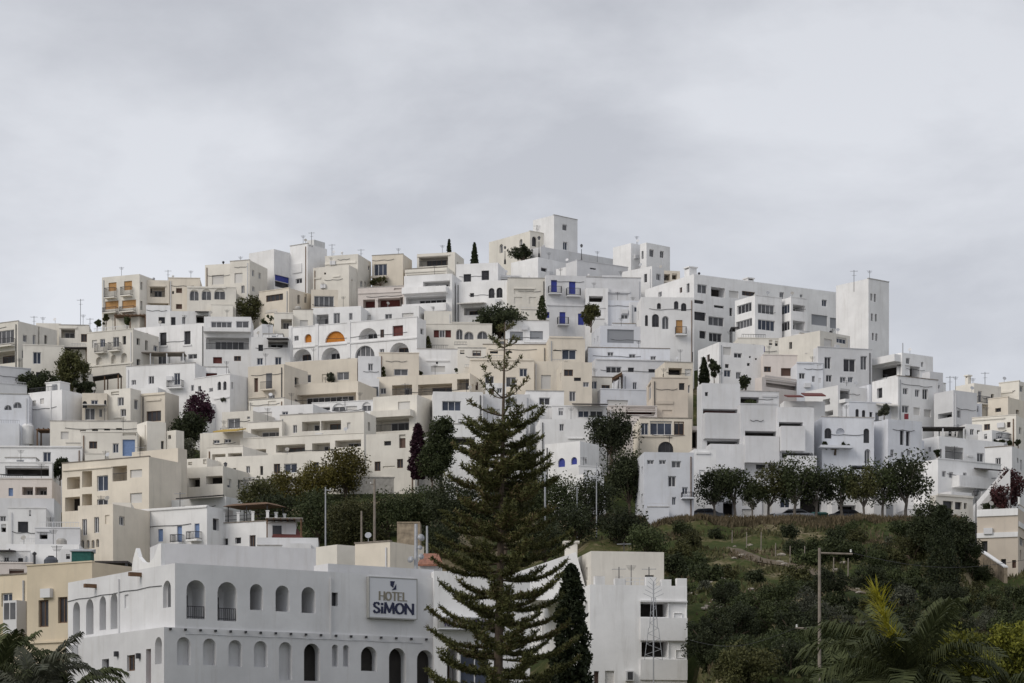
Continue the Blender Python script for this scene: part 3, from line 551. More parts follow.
H('beige apartment house with arched balconies and plain brown flank', 'C', 62, 149, 181, 456.5, 516, 62, 'o 112.5 466 127 481;s 130 469.5 142 477.5;s 130 493 142 503;w 97 475.5 108 491;w 97 499 108 507;R 82 471 92 487;R 82 494 92 506;o 67 477 80 489;g 65 497 80 511;l 63 468.5 112 469.5', cat='apartment house', name='apartment_house')
H('beige chimney block on the end of the arched balcony house', 'C', None, 178, 187, 448, 500, 60, '')
H('cream house with tall narrow arches at street level', 'C', 78, 113, None, 504, 560, 66, 'v 82 519 87 535.5;v 94 517 99 533;n 105 515 109.5 524;m 81 540 84 548;m 86.5 540 89.5 548;m 91.5 540 94.5 548;m 96 539 99 547')
H('cream house with an open porch over a grey garage', 'L', None, 112.5, 131, 502.5, 555, 4, 'o 114 511 130 525;g 114 535 129 549', dep=6)
H('long white terraced house with four tall blue windows', 'W', 128, 207, 233, 506, 556, 62, 'E 139 532 144 546;E 158 529 163 541.5;E 177 526 182 542;E 194.5 523.5 199.5 538;r 191 532 202 540;r 175 535 184 543;l 128 508.5 207 510')
H('white roof house behind the four blue windows with a brown canopy', 'W', 170, 226, None, 496.5, 516, 62, 'h 172.5 507 175 510;h 182 506 185 509;p 189 497 224 500.5')
gaz = H('white house with a balustraded roof terrace and three square windows', 'W', 204, 268, 286, 521, 556, 64, 'h 223 538.5 228 545;h 235 537.5 241 543.5;h 212 541 218 547', name='house')
H('low grey white house with a red tiled lean to', 'G', None, 257, 318, 537.5, 565, 4, '', Y=205.)
H('pale cube annex behind the hotel roof', 'L', 316, 337, 357.5, 544.5, 575, 40, '', Y=178.)
H('cream cube annex with a plain sunlit wall behind the hotel', 'C', 355, 390, 424, 541.5, 580, 58, '', Y=172.)
H('white house with a stepped grey roof above the white low roofs', 'G', None, -8, 54, 498, 530, 3, 'h 25 517 29 523;v 0 516 6 522')
H('low white house with a flat dark eave at the bottom left', 'W', None, -6, 30, 551, 572, 4, 'w 4 557 9 562;h 18 558 23 562;p -4 552 16 554', Y=206.)
H('tiny white roof house between the timber canopy and the green shed', 'W', None, 58, 84, 549, 566, 5, 'h 66 554 70 559;w 75 554 80 558', Y=204.)
H('white flat house with a small dark window left of the timber canopy', 'W', None, 8, 46, 508, 552, 5, 'w 39 531 44 538;h 29 510 31 516')
H('grey white house with a dark doorway beside the timber canopy', 'G', None, 35, 80, 528, 560, 3, 'g 39.5 532 47.5 539;l 36 530.5 50 532')
H('low white roof wall above the yellow house', 'W', None, 6, 79, 544, 572, 3, '')
H('pinkish low roof with one brown window above the yellow house', 'P', None, -8, 34, 563, 590, 4, 'D 9 569 24 574')
# -- small walls and houses between the larger ones
H('little white gate wall with a dark arch beside the grey shutter house', 'W', None, 658, 666, 335, 352, 4, 'a 660 338 664 347', dep=1.6, par=0)
H('narrow pinkish alley wall with a dark doorway beside the archway house', 'P', None, 686.5, 701, 426, 456, 5, 'g 690 430 698 448', dep=4)
H('white wall with three little arches under the black pergola', 'W', None, 945, 967, 428.5, 442, 10, 'a 948.5 431 952 436;a 954.5 431.5 958 436.5;a 960 432 963.5 437', dep=2)
H('white terrace house with a grey side bay left of the black pergola', 'B', None, 908, 924, 440, 470, 14, 'S 911 444 917 452;l 908 455 923 456', dep=4)
H('low white parapet block beside the diagonal garden stair', 'L', 249, 284, None, 398, 418, 66, 'n 268 401 276 408', dep=4)
H('white stepped house with a dark doorway at the far left bottom', 'W', None, -8, 13, 521, 552, 3, 'g 1 524 6 532;h 8 535 11 539')
H('white house with an arched niche left of the narrow arch house', 'W', None, 23, 45, 507, 532, 4, 'j 27 511 32 519;w 36 512 41 519', dep=4)
H('white terrace wall winding below the blue arched doors', 'W', None, 579, 601, 466, 486, 22, 'n 584 470 592 476', dep=3)
H('low white wall at the bottom of the winding stair', 'W', None, 588, 606, 487, 503, 30, '', dep=2.5)
H('cream stair wall with a small window beside the rounded stair house', 'L', 165, 176, 184, 430, 462, 55, 'h 168 435 171 439', dep=4)
H('grey white low house between the ledges and the round arched house', 'G', None, 630, 650, 302, 332, 6, 'w 634 307 640 312;h 643 308 646 312')
H('white low house with a balcony rail above the potted shrubs', 'W', 978, 992, 1010, 430, 452, 40, 'h 984 434 987 439;r 996 434 1006 440;w 998 431 1003 439')
H('white house with a grey roof edge between pergola and cream house', 'W', None, 966, 985, 424, 446, 14, 'w 970 429 974 435;h 977 430 980 434')
H('low white house with brown door beside the white awning terrace', 'W', None, 486, 506, 383, 408, 3, 'D 489 388 494 397;w 497 388 502 393')
# -- shop fronts behind the tree row
H('white shop front with shutters behind the road trees', 'G', None, 697, 832, 482, 517, 2, 's 703 497 715 503;s 703 507 716 515;g 723 502 734 516;s 742 499 752 506;s 742 509 753 516;s 762 500 772 515;w 780 498 790 508;g 800 498 822 516', Y=254., cat='shop', name='shop', dep=6)
H('long white wall building behind the right end of the tree row', 'W', None, 832, 942, 478, 519, 10, 'g 838 505 856 510;n 870 484 900 492', Y=253., dep=5)
# ------------------------------------------------------------------ hotel and the near buildings
hot = 'y'
hb = H('white hotel with rows of arched windows and dark beam ends', 'G', 67, 164, 441, 627, 716, 33,
  'j 177 637 190.5 665;j 203 638.5 216 665;j 228.5 640 242 666.5;j 254 641 267.5 667;j 279 642 292 680;d 304 643.5 320 681;j 332 644.5 338 666.5;j 343 645 349 666.5;d 361 646.5 377 671;d 389 648 406 690;d 417 650 433.5 690;'
  'j 155 637 162 664 L;W 127 655 135 671;i 146 649 151 684;h 102 659 109 668;'
  '', Y=139., cat='hotel', name='hotel', ext=4., par=0, dep=9, jit=0)
hu = H('upper storey of the white hotel carrying the sign board', 'G', 68, 175, 441, 563, 627, 33,
  'A 186.5 580 205.5 619;A 217.5 582 237 621;A 250 584 263 610;A 275.5 585.5 289.5 611.5;A 301.5 587 315.5 613;h 329.5 592.5 338 606;'
  'm 163 580.5 171 607.5 L;A 73 602 80 639;A 86 599 93.5 635;A 99.5 596 106 630;A 110.5 593 117.5 629;n 124.5 594.5 128.5 608', Y=139.45, ext=.06, par=.6, jit=0)
# the upper storey, the roof blocks and the lower storey are one hotel
def merge(h, into):
    for ch in list(h.root.children):
        ch.location = h.off - into.off; ch.parent = into.root
    bpy.data.objects.remove(h.root)
    HOUSES.remove(h)
hr = H('raised parapet at the right end of the hotel', 'G', 314, 328, 434, 563.5, 574, 33, '', Y=145.4, ext=0., par=.4, dep=6, jit=0)
hk = H('long grey roof block set back on the hotel', 'G', 150, 160, 316, 543, 566, 20, '', Y=150., ext=1., par=.3)
def face_mb(fc): return MB()
fc = hb.fR
# beam ends along the floor line
for i in range(19):
    px = 170 + i * 15.05; u = fc.u(px)
    if 0 < u < fc.W:
        mb = MB(); z = hb.zt - .10
        fc.box(mb, u - .055, u + .055, z - .06, z + .06, -.05, .13); hb.add('beam_end', mb, 'iron')
for px, py in ((96, 586), (141, 574.5)):
    u = hu.fL.u(px); z = hu.fL.z(py, u); mb = MB(); hu.fL.box(mb, u - .12, u + .12, z - .12, z + .1, -.05, .75); hu.add('water_spout', mb, 'wood_brown')
for x0, x1, y0, y1 in ((187, 205, 606, 619), (218, 236.6, 608, 621)):
    u0, u1 = hu.fR.u(x0), hu.fR.u(x1); um = (u0 + u1) / 2; z1, z0 = hu.fR.z(y0, um), hu.fR.z(y1, um) + .04; mb = MB()
    hu.fR.box(mb, u0 + .02, u1 - .02, z1 - .04, z1, -.12, -.07); hu.fR.box(mb, u0 + .02, u1 - .02, z0 + .06, z0 + .1, -.12, -.07)
    n = int((u1 - u0) / .12)
    for i in range(n + 1):
        uu = u0 + .03 + (u1 - u0 - .08) * i / n; hu.fR.box(mb, uu, uu + .022, z0 + .01, z1 - .005, -.108, -.082)
    hu.add('railing', mb, 'iron')
for fc_, u_ in ((hu.fR, hu.fR.u(329.5)), (hu.fL, hu.fL.u(120))):
    mb = MB(); fc_.box(mb, u_, u_ + .09, hb.zt - .3, hu.zt - .35, .01, .1); hu.add('drainpipe', mb, 'plaster_G')
mb = MB(); fl_ = hu.fL; mb.tube([fl_.pt(fl_.W * i / 9, .04, hu.zt - 1.1 - .05 * (i % 2)) for i in range(1, 10)], .02, 4); hu.add('cable', mb, 'iron')
mb = MB(); fr_ = hb.fR; mb.tube([fr_.pt(fr_.W * i / 14, .03, hb.zt - .32 - .03 * (i % 2)) for i in range(1, 14)], .012, 4); hb.add('cable', mb, 'steel')
for px, py, fc_ in ((118, 654, hb.fL), (140, 656, hb.fL)):
    u_ = fc_.u(px); z_ = fc_.z(py, u_); mb = MB(); fc_.box(mb, u_ - .12, u_ + .12, z_ - .15, z_ + .15, .01, .22); hb.add('wall_lamp', mb, 'iron')
u_ = hb.fL.u(78); z_ = hb.fL.z(655, u_); mb = MB(); hb.fL.box(mb, u_, u_ + .9, z_, z_ + .6, .02, .4); hb.add('air_conditioner', mb, 'frame_white')
# curved horn of the left parapet
fl = hu.fL; mb = MB(); pts = []
for px, py in ((132, 566), (133, 559), (136, 548), (138.5, 557), (143, 562), (149, 563), (154, 557), (158, 545), (161, 543), (161, 566)):
    u = fl.u(px); pts.append((u, fl.z(py, u)))
lo = hu.zt - .05
for i in range(len(pts) - 1):
    (ua, za), (ub, zb_) = pts[i], pts[i + 1]
    if abs(ua - ub) < .02 or max(za, zb_) <= lo: continue
    za, zb_ = max(za, lo + .01), max(zb_, lo + .01)
    mb.hexa([fl.pt(ua, -.25, lo), fl.pt(ub, -.25, lo), fl.pt(ub, -.003, lo), fl.pt(ua, -.003, lo), fl.pt(ua, -.25, za), fl.pt(ub, -.25, zb_), fl.pt(ub, -.003, zb_), fl.pt(ua, -.003, za)])
hu.add('parapet_horn', mb, WM('W'))
for q in (hu, hr, hk):
    merge(q, hb)
# hotel sign board
fs = hu.fR
u0, u1 = fs.u(367), fs.u(414); z1, z0 = fs.z(577.5, u0), fs.z(617, u0)
sg = root('hotel_sign', fs.pt((u0 + u1) / 2, 0, z0), 'white hotel sign board with navy and olive lettering on the hotel wall', 'sign')
so = Vector(fs.pt((u0 + u1) / 2, 0, z0))
mb = MB(); fs.box(mb, u0, u1, z0, z1, .06, .30); link('board', mb.mesh('board', 'sign_white', so), sg)
mb = MB()
fs.box(mb, u0 - .05, u0, z0 - .05, z1 + .05, .01, .32); fs.box(mb, u1, u1 + .05, z0 - .05, z1 + .05, .01, .32)
fs.box(mb, u0, u1, z0 - .08, z0, .01, .32); fs.box(mb, u0, u1, z1, z1 + .05, .01, .32)
link('frame', mb.mesh('frame', 'sign_grey', so), sg)
GLY = dict(H=(.78, [[(0, 0), (0, 1)], [(.78, 0), (.78, 1)], [(0, .5), (.78, .5)]]), O=(.86, [[(.43 + .43 * math.sin(t * math.pi / 8), .5 - .5 * math.cos(t * math.pi / 8)) for t in range(17)]]),
    T=(.72, [[(.36, 0), (.36, 1)], [(0, 1), (.72, 1)]]), E=(.6, [[(0, 0), (0, 1)], [(0, 1), (.58, 1)], [(0, .5), (.5, .5)], [(0, 0), (.6, 0)]]), L=(.58, [[(0, 1), (0, 0)], [(0, 0), (.58, 0)]]),
    S=(.6, [[(.57, .85), (.47, .97), (.3, 1.), (.12, .95), (.03, .8), (.08, .64), (.3, .52), (.5, .41), (.6, .25), (.53, .08), (.33, 0), (.12, .03), (0, .17)]]), i=(.14, [[(.07, 0), (.07, .56)]]), M=(.98, [[(0, 0), (.07, 1)], [(.07, 1), (.49, .12)], [(.49, .12), (.91, 1)], [(.91, 1), (.98, 0)]]),
    N=(.82, [[(0, 0), (0, 1)], [(0, 1), (.82, 0)], [(.82, 0), (.82, 1)]]), R=(.66, [[(0, 0), (0, 1)], [(0, 1), (.4, 1), (.6, .9), (.62, .72), (.5, .56), (0, .5)], [(.3, .5), (.66, 0)]]), A=(.8, [[(0, 0), (.4, 1)], [(.4, 1), (.8, 0)], [(.15, .34), (.65, .34)]]), U=(.76, [[(0, 1), (0, .3), (.1, .07), (.38, 0), (.66, .07), (.76, .3), (.76, 1)]]))
def sign_text(txt, fcx, ua, ub, zc, h, mat, parent, n=.31, bold=.1, org=None, serif=True, gap=.24):
    tot = sum(GLY[c][0] for c in txt) + gap * (len(txt) - 1); k = (ub - ua) / tot; x = ua; z0 = zc - h / 2; org = so if org is None else org
    for c in txt:
        w_, st = GLY[c]; mb = MB(); q_ = 0
        def seg(p, r, tv):
            dx, dz = (r[0] - p[0]) * k, (r[1] - p[1]) * h; l = math.hypot(dx, dz) or 1; vert = abs(dz) / l; t_ = h * tv * (.5 + .5 * vert) / 2
            ex, ez = dx / l * t_ * .55, dz / l * t_ * .55; nx_, nz_ = -dz / l * t_, dx / l * t_
            a_, b_ = (x + p[0] * k - ex, z0 + p[1] * h - ez), (x + r[0] * k + ex, z0 + r[1] * h + ez)
            f = [(a_[0] - nx_, a_[1] - nz_), (b_[0] - nx_, b_[1] - nz_), (b_[0] + nx_, b_[1] + nz_), (a_[0] + nx_, a_[1] + nz_)]
            mb.hexa([fcx.pt(u, nn, z) for nn in (n - .008, n + .012 + .0013 * q_) for u, z in f])
        for s_ in st:
            for p, r in zip(s_, s_[1:]): seg(p, r, bold); q_ += 1
        if serif:
            for s_ in st:
                for e_ in (s_[0], s_[-1]):
                    if e_[1] in (0, 1) and c not in 'OSEL': seg((e_[0] - .11, e_[1]), (e_[0] + .11, e_[1]), bold * .62); q_ += 1
        if c == 'i': seg((.07, .84), (.07, .92), bold)
        link('letter', mb.mesh('letter', mat, org), parent); x += (w_ + gap) * k
W_ = u1 - u0; Hh = z1 - z0
sign_text('HOTEL', fs, u0 + .21 * W_, u0 + .79 * W_, z0 + .545 * Hh, .20 * Hh, 'sign_olive', sg, bold=.24)
sign_text('SiMON', fs, u0 + .09 * W_, u0 + .92 * W_, z0 + .24 * Hh, .25 * Hh, 'sign_navy', sg, bold=.27)
mb = MB(); uc = u0 + .5 * W_; za, zc = z0 + .70 * Hh, z0 + .93 * Hh; hw = .062 * W_
def slab(pts): mb.hexa([fs.pt(u, n, z) for n in (.301, .325) for u, z in pts])
slab([(uc - hw, za + .12 * Hh), (uc - .1 * hw, za + .06 * Hh), (uc + .5 * hw, zc), (uc - hw, zc)])
slab([(uc - .55 * hw, za), (uc + hw, za + .02 * Hh), (uc + hw, zc - .07 * Hh), (uc + .25 * hw, zc - .17 * Hh)])
link('emblem', mb.mesh('emblem', 'sign_navy', so), sg)

# hotel annex with the restaurant sign, behind the pine
an = H('white restaurant annex with glass front beside the hotel', 'W', None, 434, 530, 571, 712, 12, 'o 447 648 458 690;V 460 650 490 690;w 505 585 512 600', Y=148., cat='restaurant', name='restaurant', ext=4., dep=10)
fa = an.fR; ua, ub = fa.u(437.5), fa.u(491); z1, z0 = fa.z(618.5, ua), fa.z(629, ua)
rs = root('restaurant_sign', fa.pt((ua + ub) / 2, 0, z0), 'long grey restaurant sign box half hidden by the pine', 'sign'); ro = Vector(fa.pt((ua + ub) / 2, 0, z0))
mb = MB(); fa.box(mb, ua, ub, z0, z1, .02, .9); link('box', mb.mesh('box', 'sign_grey', ro), rs)
mb = MB(); fa.box(mb, ua - .05, ub + .05, z0 - .06, z0, .02, .93); fa.box(mb, ua - .05, ub + .05, z1, z1 + .05, .02, .93); link('frame', mb.mesh('frame', 'sign_white', ro), rs)
sign_text('RESTAURANTE', fa, ua + .3, ub - .2, (z0 + z1) / 2, (z1 - z0) * .62, 'sign_purple', rs, n=.905, bold=.2, org=ro, serif=False)

# apartment house right of the cypress
ap = H('white apartment house with two deep balconies right of the dark cypress', 'W', 528, 590, 687, 584.5, 720, 10,
  'g 640.5 602.5 668 617;n 669 603 686 621;g 641.5 641 668 657;n 669 641 686 659;w 674 613 682 621;w 676 650 683.5 658;f 640 618 687 640.5;f 640 659.5 687 680;l 640 600.5 687 602.2;l 640 639.5 687 641;u 625 671 633 681;D 594 671 599 690', Y=172., cat='apartment house', name='apartment_house', ext=4, par=.25)
ph = H('cream penthouse', 'L', 561, 591, 664, 551, 590, 10, 'w 594.5 576 602 581;h 645 575 654 581', Y=177., ext=.5, par=.3, dep=7)
for px in (600, 620, 651, 666.5, 682):
    u = ap.fR.u(px); mb = MB(); ap.fR.box(mb, u - .35, u + .35, ap.zt - .02, ap.zt + rng.uniform(.35, .6), -.5, -.01); ap.add('parapet_post', mb, WM('W'))
u0, u1 = ap.fR.u(626), ap.fR.u(650); mb = MB()
for zz in (.25, .5): ap.fR.box(mb, u0, u1, ap.zt + zz, ap.zt + zz + .04, -.3, -.26)
for i in range(6): uu = u0 + (u1 - u0) * i / 5; ap.fR.box(mb, uu, uu + .04, ap.zt - .01, ap.zt + .56, -.301, -.259)
ap.add('railing', mb, 'frame_white')
# white sloping roof on the left of the penthouse
mb = MB(); Y0, Y1 = 178., 186.
q = [P(516, 600, Y0), P(589, 600, Y0), P(589, 600, Y1), P(516, 600, Y1), P(518, 572, Y0), P(576, 552, Y0), P(576, 552, Y1), P(518, 572, Y1)]
for c in (2, 3, 6, 7): q[c] = q[c - 1 if c in (2, 6) else c - 3] + Vector((0, 8, 0))
mb.hexa([tuple(p) for p in q]); ph.add('sloping_roof', mb, WM('W'))
mb = MB(); c = P(571, 553, 180.); mb.box((c.x, c.y, c.z - .3), (.9, .9, 1.0)); mb.box((c.x, c.y, c.z + .7), (1.2, 1.2, .12)); ph.add('chimney', mb, WM('L'))
merge(ph, ap)

# yellow house left of the hotel
yh = H('yellow ochre house with brown framed windows left of the hotel', 'Y', 27, 92, None, 562, 720, 58, 'W 38.5 600 48.5 627;W 58 597 67.5 623;l 27 641 70 643;D 47 655 60 676', Y=152., ext=4., dep=9)
y2 = H('yellow ochre house with a white glazed bay at the far left', 'Y', -40, 27.5, None, 574, 720, 58, 'l -40 644 27 646', Y=158.5, ext=4., dep=8)
fb = y2.fL; ua, ub = sorted((fb.u(13), fb.u(26.5))); z1, z0 = fb.z(601, ua), fb.z(634, ua)
mb = MB(); fb.box(mb, ua, ub, z0, z1, .01, .9); bay = y2.add('bay_window', mb, 'frame_white')
mb = MB(); fb.box(mb, ua + .1, (ua + ub) / 2 - .05, z0 + .9, z1 - .15, .9, .92); fb.box(mb, (ua + ub) / 2 + .05, ub - .1, z0 + .9, z1 - .15, .9, .92); y2.add('pane', mb, 'glass_grey', bay)
# ------------------------------------------------------------------ ground
SKX = [-400, 0, 100, 200, 400, 480, 560, 660, 760, 860, 930, 960, 1024, 1500]
SKY_ = [420, 345, 310, 300, 280, 275, 268, 280, 305, 330, 395, 405, 410, 520]
YP, PY = DD[::-1], DY[::-1]
def sstep(x, a, b): t = min(1, max(0, (x - a) / (b - a))); return t * t * (3 - 2 * t)
def zf(Y): return (YH - interp(Y, YP, PY)) * Y / F
YR = 243.0                                   # front edge of the road terrace
ZR = (YH - 518.5) * YR / F
def ground(x, Y):
    px = x / max(Y, 1) * F + CX
    if Y < 140: return -1.6 + (zf(140) + 1.6) * sstep(Y, 20, 140) * .98
    z = zf(min(Y, 400))
    slope = sstep(px, 520, 600)
    off = 4.8 * (1 - slope) + slope * 4.8 * sstep(Y, YR, YR + 3)
    if Y < 181: off += 7 * (1 - sstep(px, 690, 712)) * sstep(px, 480, 560) * (1 - sstep(Y, 173, 181))
    bank = sstep(px, 215, 260) * (1 - sstep(px, 430, 520)) * sstep(Y, 222, 232) * (1 - sstep(Y, 258, 266))
    off = off * (1 - bank)
    z -= off
    z -= 3.2 * sstep(px, 955, 990) * sstep(Y, 185, 205) * (1 - sstep(Y, 238, 250))
    if px > 560 and px < 975 and YR - .5 < Y < 258: z = min(z, ZR - .25)
    cap = (YH - interp(px, SKX, SKY_)) * Y / F - 5
    if Y > 300: z = min(z, cap)
    if Y > 400: z = z * (1 - sstep(Y, 400, 900)) - 4 * sstep(Y, 400, 900)
    return z
def rough(x, Y):
    px = x / max(Y, 1) * F + CX
    s = sstep(px, 540, 620) * sstep(Y, 140, 160) * (1 - sstep(Y, YR - 4, YR - .5))
    row = interp(Y, YP, PY); s *= 1 - .8 * (1 - sstep(abs(row - 548 - (px - 727) / 140 * 44), 6, 14)) * sstep(px, 690, 715) * (1 - sstep(px, 870, 900))
    return s * (.55 * math.sin(x * .55 + Y * .31) * math.sin(Y * .47 - x * .2) + .3 * math.sin(x * 1.7 + 2) * math.sin(Y * 1.3))
Ys = list(np.arange(-40, 130, 10.)) + list(np.arange(130, 270, 1.5)) + list(np.arange(270, 420, 5.)) + [450, 500, 600, 800, 1200, 2000, 4000, 9000]
rows = []
mb = MB(); nx = 150
xs0 = np.concatenate([[-3000, -900, -400], np.linspace(-150, -20, 52), np.linspace(-18, 75, 75), np.linspace(77, 150, 20), [400, 900, 3000]])
for Y in Ys:
    for x in xs0:
        xx = x * (1 if Y < 900 else Y / 900)
        mb.v.append((xx, Y, ground(xx, Y) + rough(xx, Y)))
n = len(xs0)
for j in range(len(Ys) - 1):
    for i in range(n - 1): mb.f.append((j * n + i, j * n + i + 1, (j + 1) * n + i + 1, (j + 1) * n + i)); mb.m.append(0)
m, nt, b = new_mat('hill_ground'); L = nt.links.new
b.inputs['Roughness'].default_value = 1.; b.inputs['Specular IOR Level'].default_value = .1
tc = N(nt, 'ShaderNodeTexCoord'); n1 = N(nt, 'ShaderNodeTexNoise', Scale=.11, Detail=8., Roughness=.62); n2 = N(nt, 'ShaderNodeTexNoise', Scale=1.6, Detail=6., Roughness=.7)
L(tc.outputs['Object'], n1.inputs['Vector']); L(tc.outputs['Object'], n2.inputs['Vector'])
cr = N(nt, 'ShaderNodeValToRGB'); e = cr.color_ramp.elements
e[0].position = .36; e[0].color = (.035, .042, .016, 1); e[1].position = .66; e[1].color = (.22, .18, .12, 1)
x = e.new(.46); x.color = (.045, .06, .018, 1); x = e.new(.55); x.color = (.085, .08, .035, 1)
ma = N(nt, 'ShaderNodeMath', operation='MULTIPLY_ADD'); L(n2.outputs['Fac'], ma.inputs[0]); ma.inputs[1].default_value = .45; 
sb = N(nt, 'ShaderNodeMath', operation='SUBTRACT'); L(n1.outputs['Fac'], sb.inputs[0]); sb.inputs[1].default_value = .22; L(sb.outputs[0], ma.inputs[2])
L(ma.outputs[0], cr.inputs[0]); L(cr.outputs[0], b.inputs['Base Color'])
bp = N(nt, 'ShaderNodeBump', Strength=.6, Distance=.15); L(n2.outputs['Fac'], bp.inputs['Height']); L(bp.outputs[0], b.inputs['Normal'])
struct(link('ground', mb.mesh('ground', 'hill_ground', smooth=True)))
def gz(x, Y): return ground(x, Y) + rough(x, Y)
# road terrace, kerb, soil bank
xa, xb = (575 - CX) * YR / F, (968 - CX) * YR / F
mb = MB(); mb.hexa([(xa, YR + .4, ZR - .6), (xb, YR + .4, ZR - .6), (xb, YR + 10, ZR - .6), (xa, YR + 10, ZR - .6), (xa, YR + .4, ZR), (xb, YR + .4, ZR), (xb, YR + 10, ZR), (xa, YR + 10, ZR)])
struct(link('road', mb.mesh('road', 'asphalt')))
mb = MB(); mb.hexa([(xa, YR, ZR - 1.6), (xb, YR, ZR - 1.6), (xb, YR + .39, ZR - 1.6), (xa, YR + .39, ZR - 1.6), (xa, YR, ZR + .12), (xb, YR, ZR + .12), (xb, YR + .39, ZR + .12), (xa, YR + .39, ZR + .12)])
struct(link('kerb', mb.mesh('kerb', 'concrete')))
# dirt path across the slope
plain('path_soil', (.115, .09, .062), 1., var=.35, scale=1.2)
def slope_pt(px, py, lift=0.):
    Y = D(py); x = (px - CX) * Y / F; return Vector((x, Y, gz(x, Y) + lift))
mb = MB(); prev = None
for i in range(41):
    t = i / 40; px = 727 + t * 140; py = 548 + t * 44 + 3 * math.sin(t * 9); Y = D(py); x = (px - CX) * Y / F; w = (2.2 + .7 * math.sin(t * 13)) * (1 - .6 * abs(2 * t - 1) ** 4)
    a, c = (x - .2, Y - w), (x + .2, Y + w)
    cur = [(*a, gz(*a) + .10), (x, Y, gz(x, Y) + .16), (*c, gz(*c) + .10)]
    if prev:
        for k in range(2): mb.poly([prev[k], cur[k], cur[k + 1], prev[k + 1]])
    prev = cur
struct(link('path', mb.mesh('path', 'path_soil')))

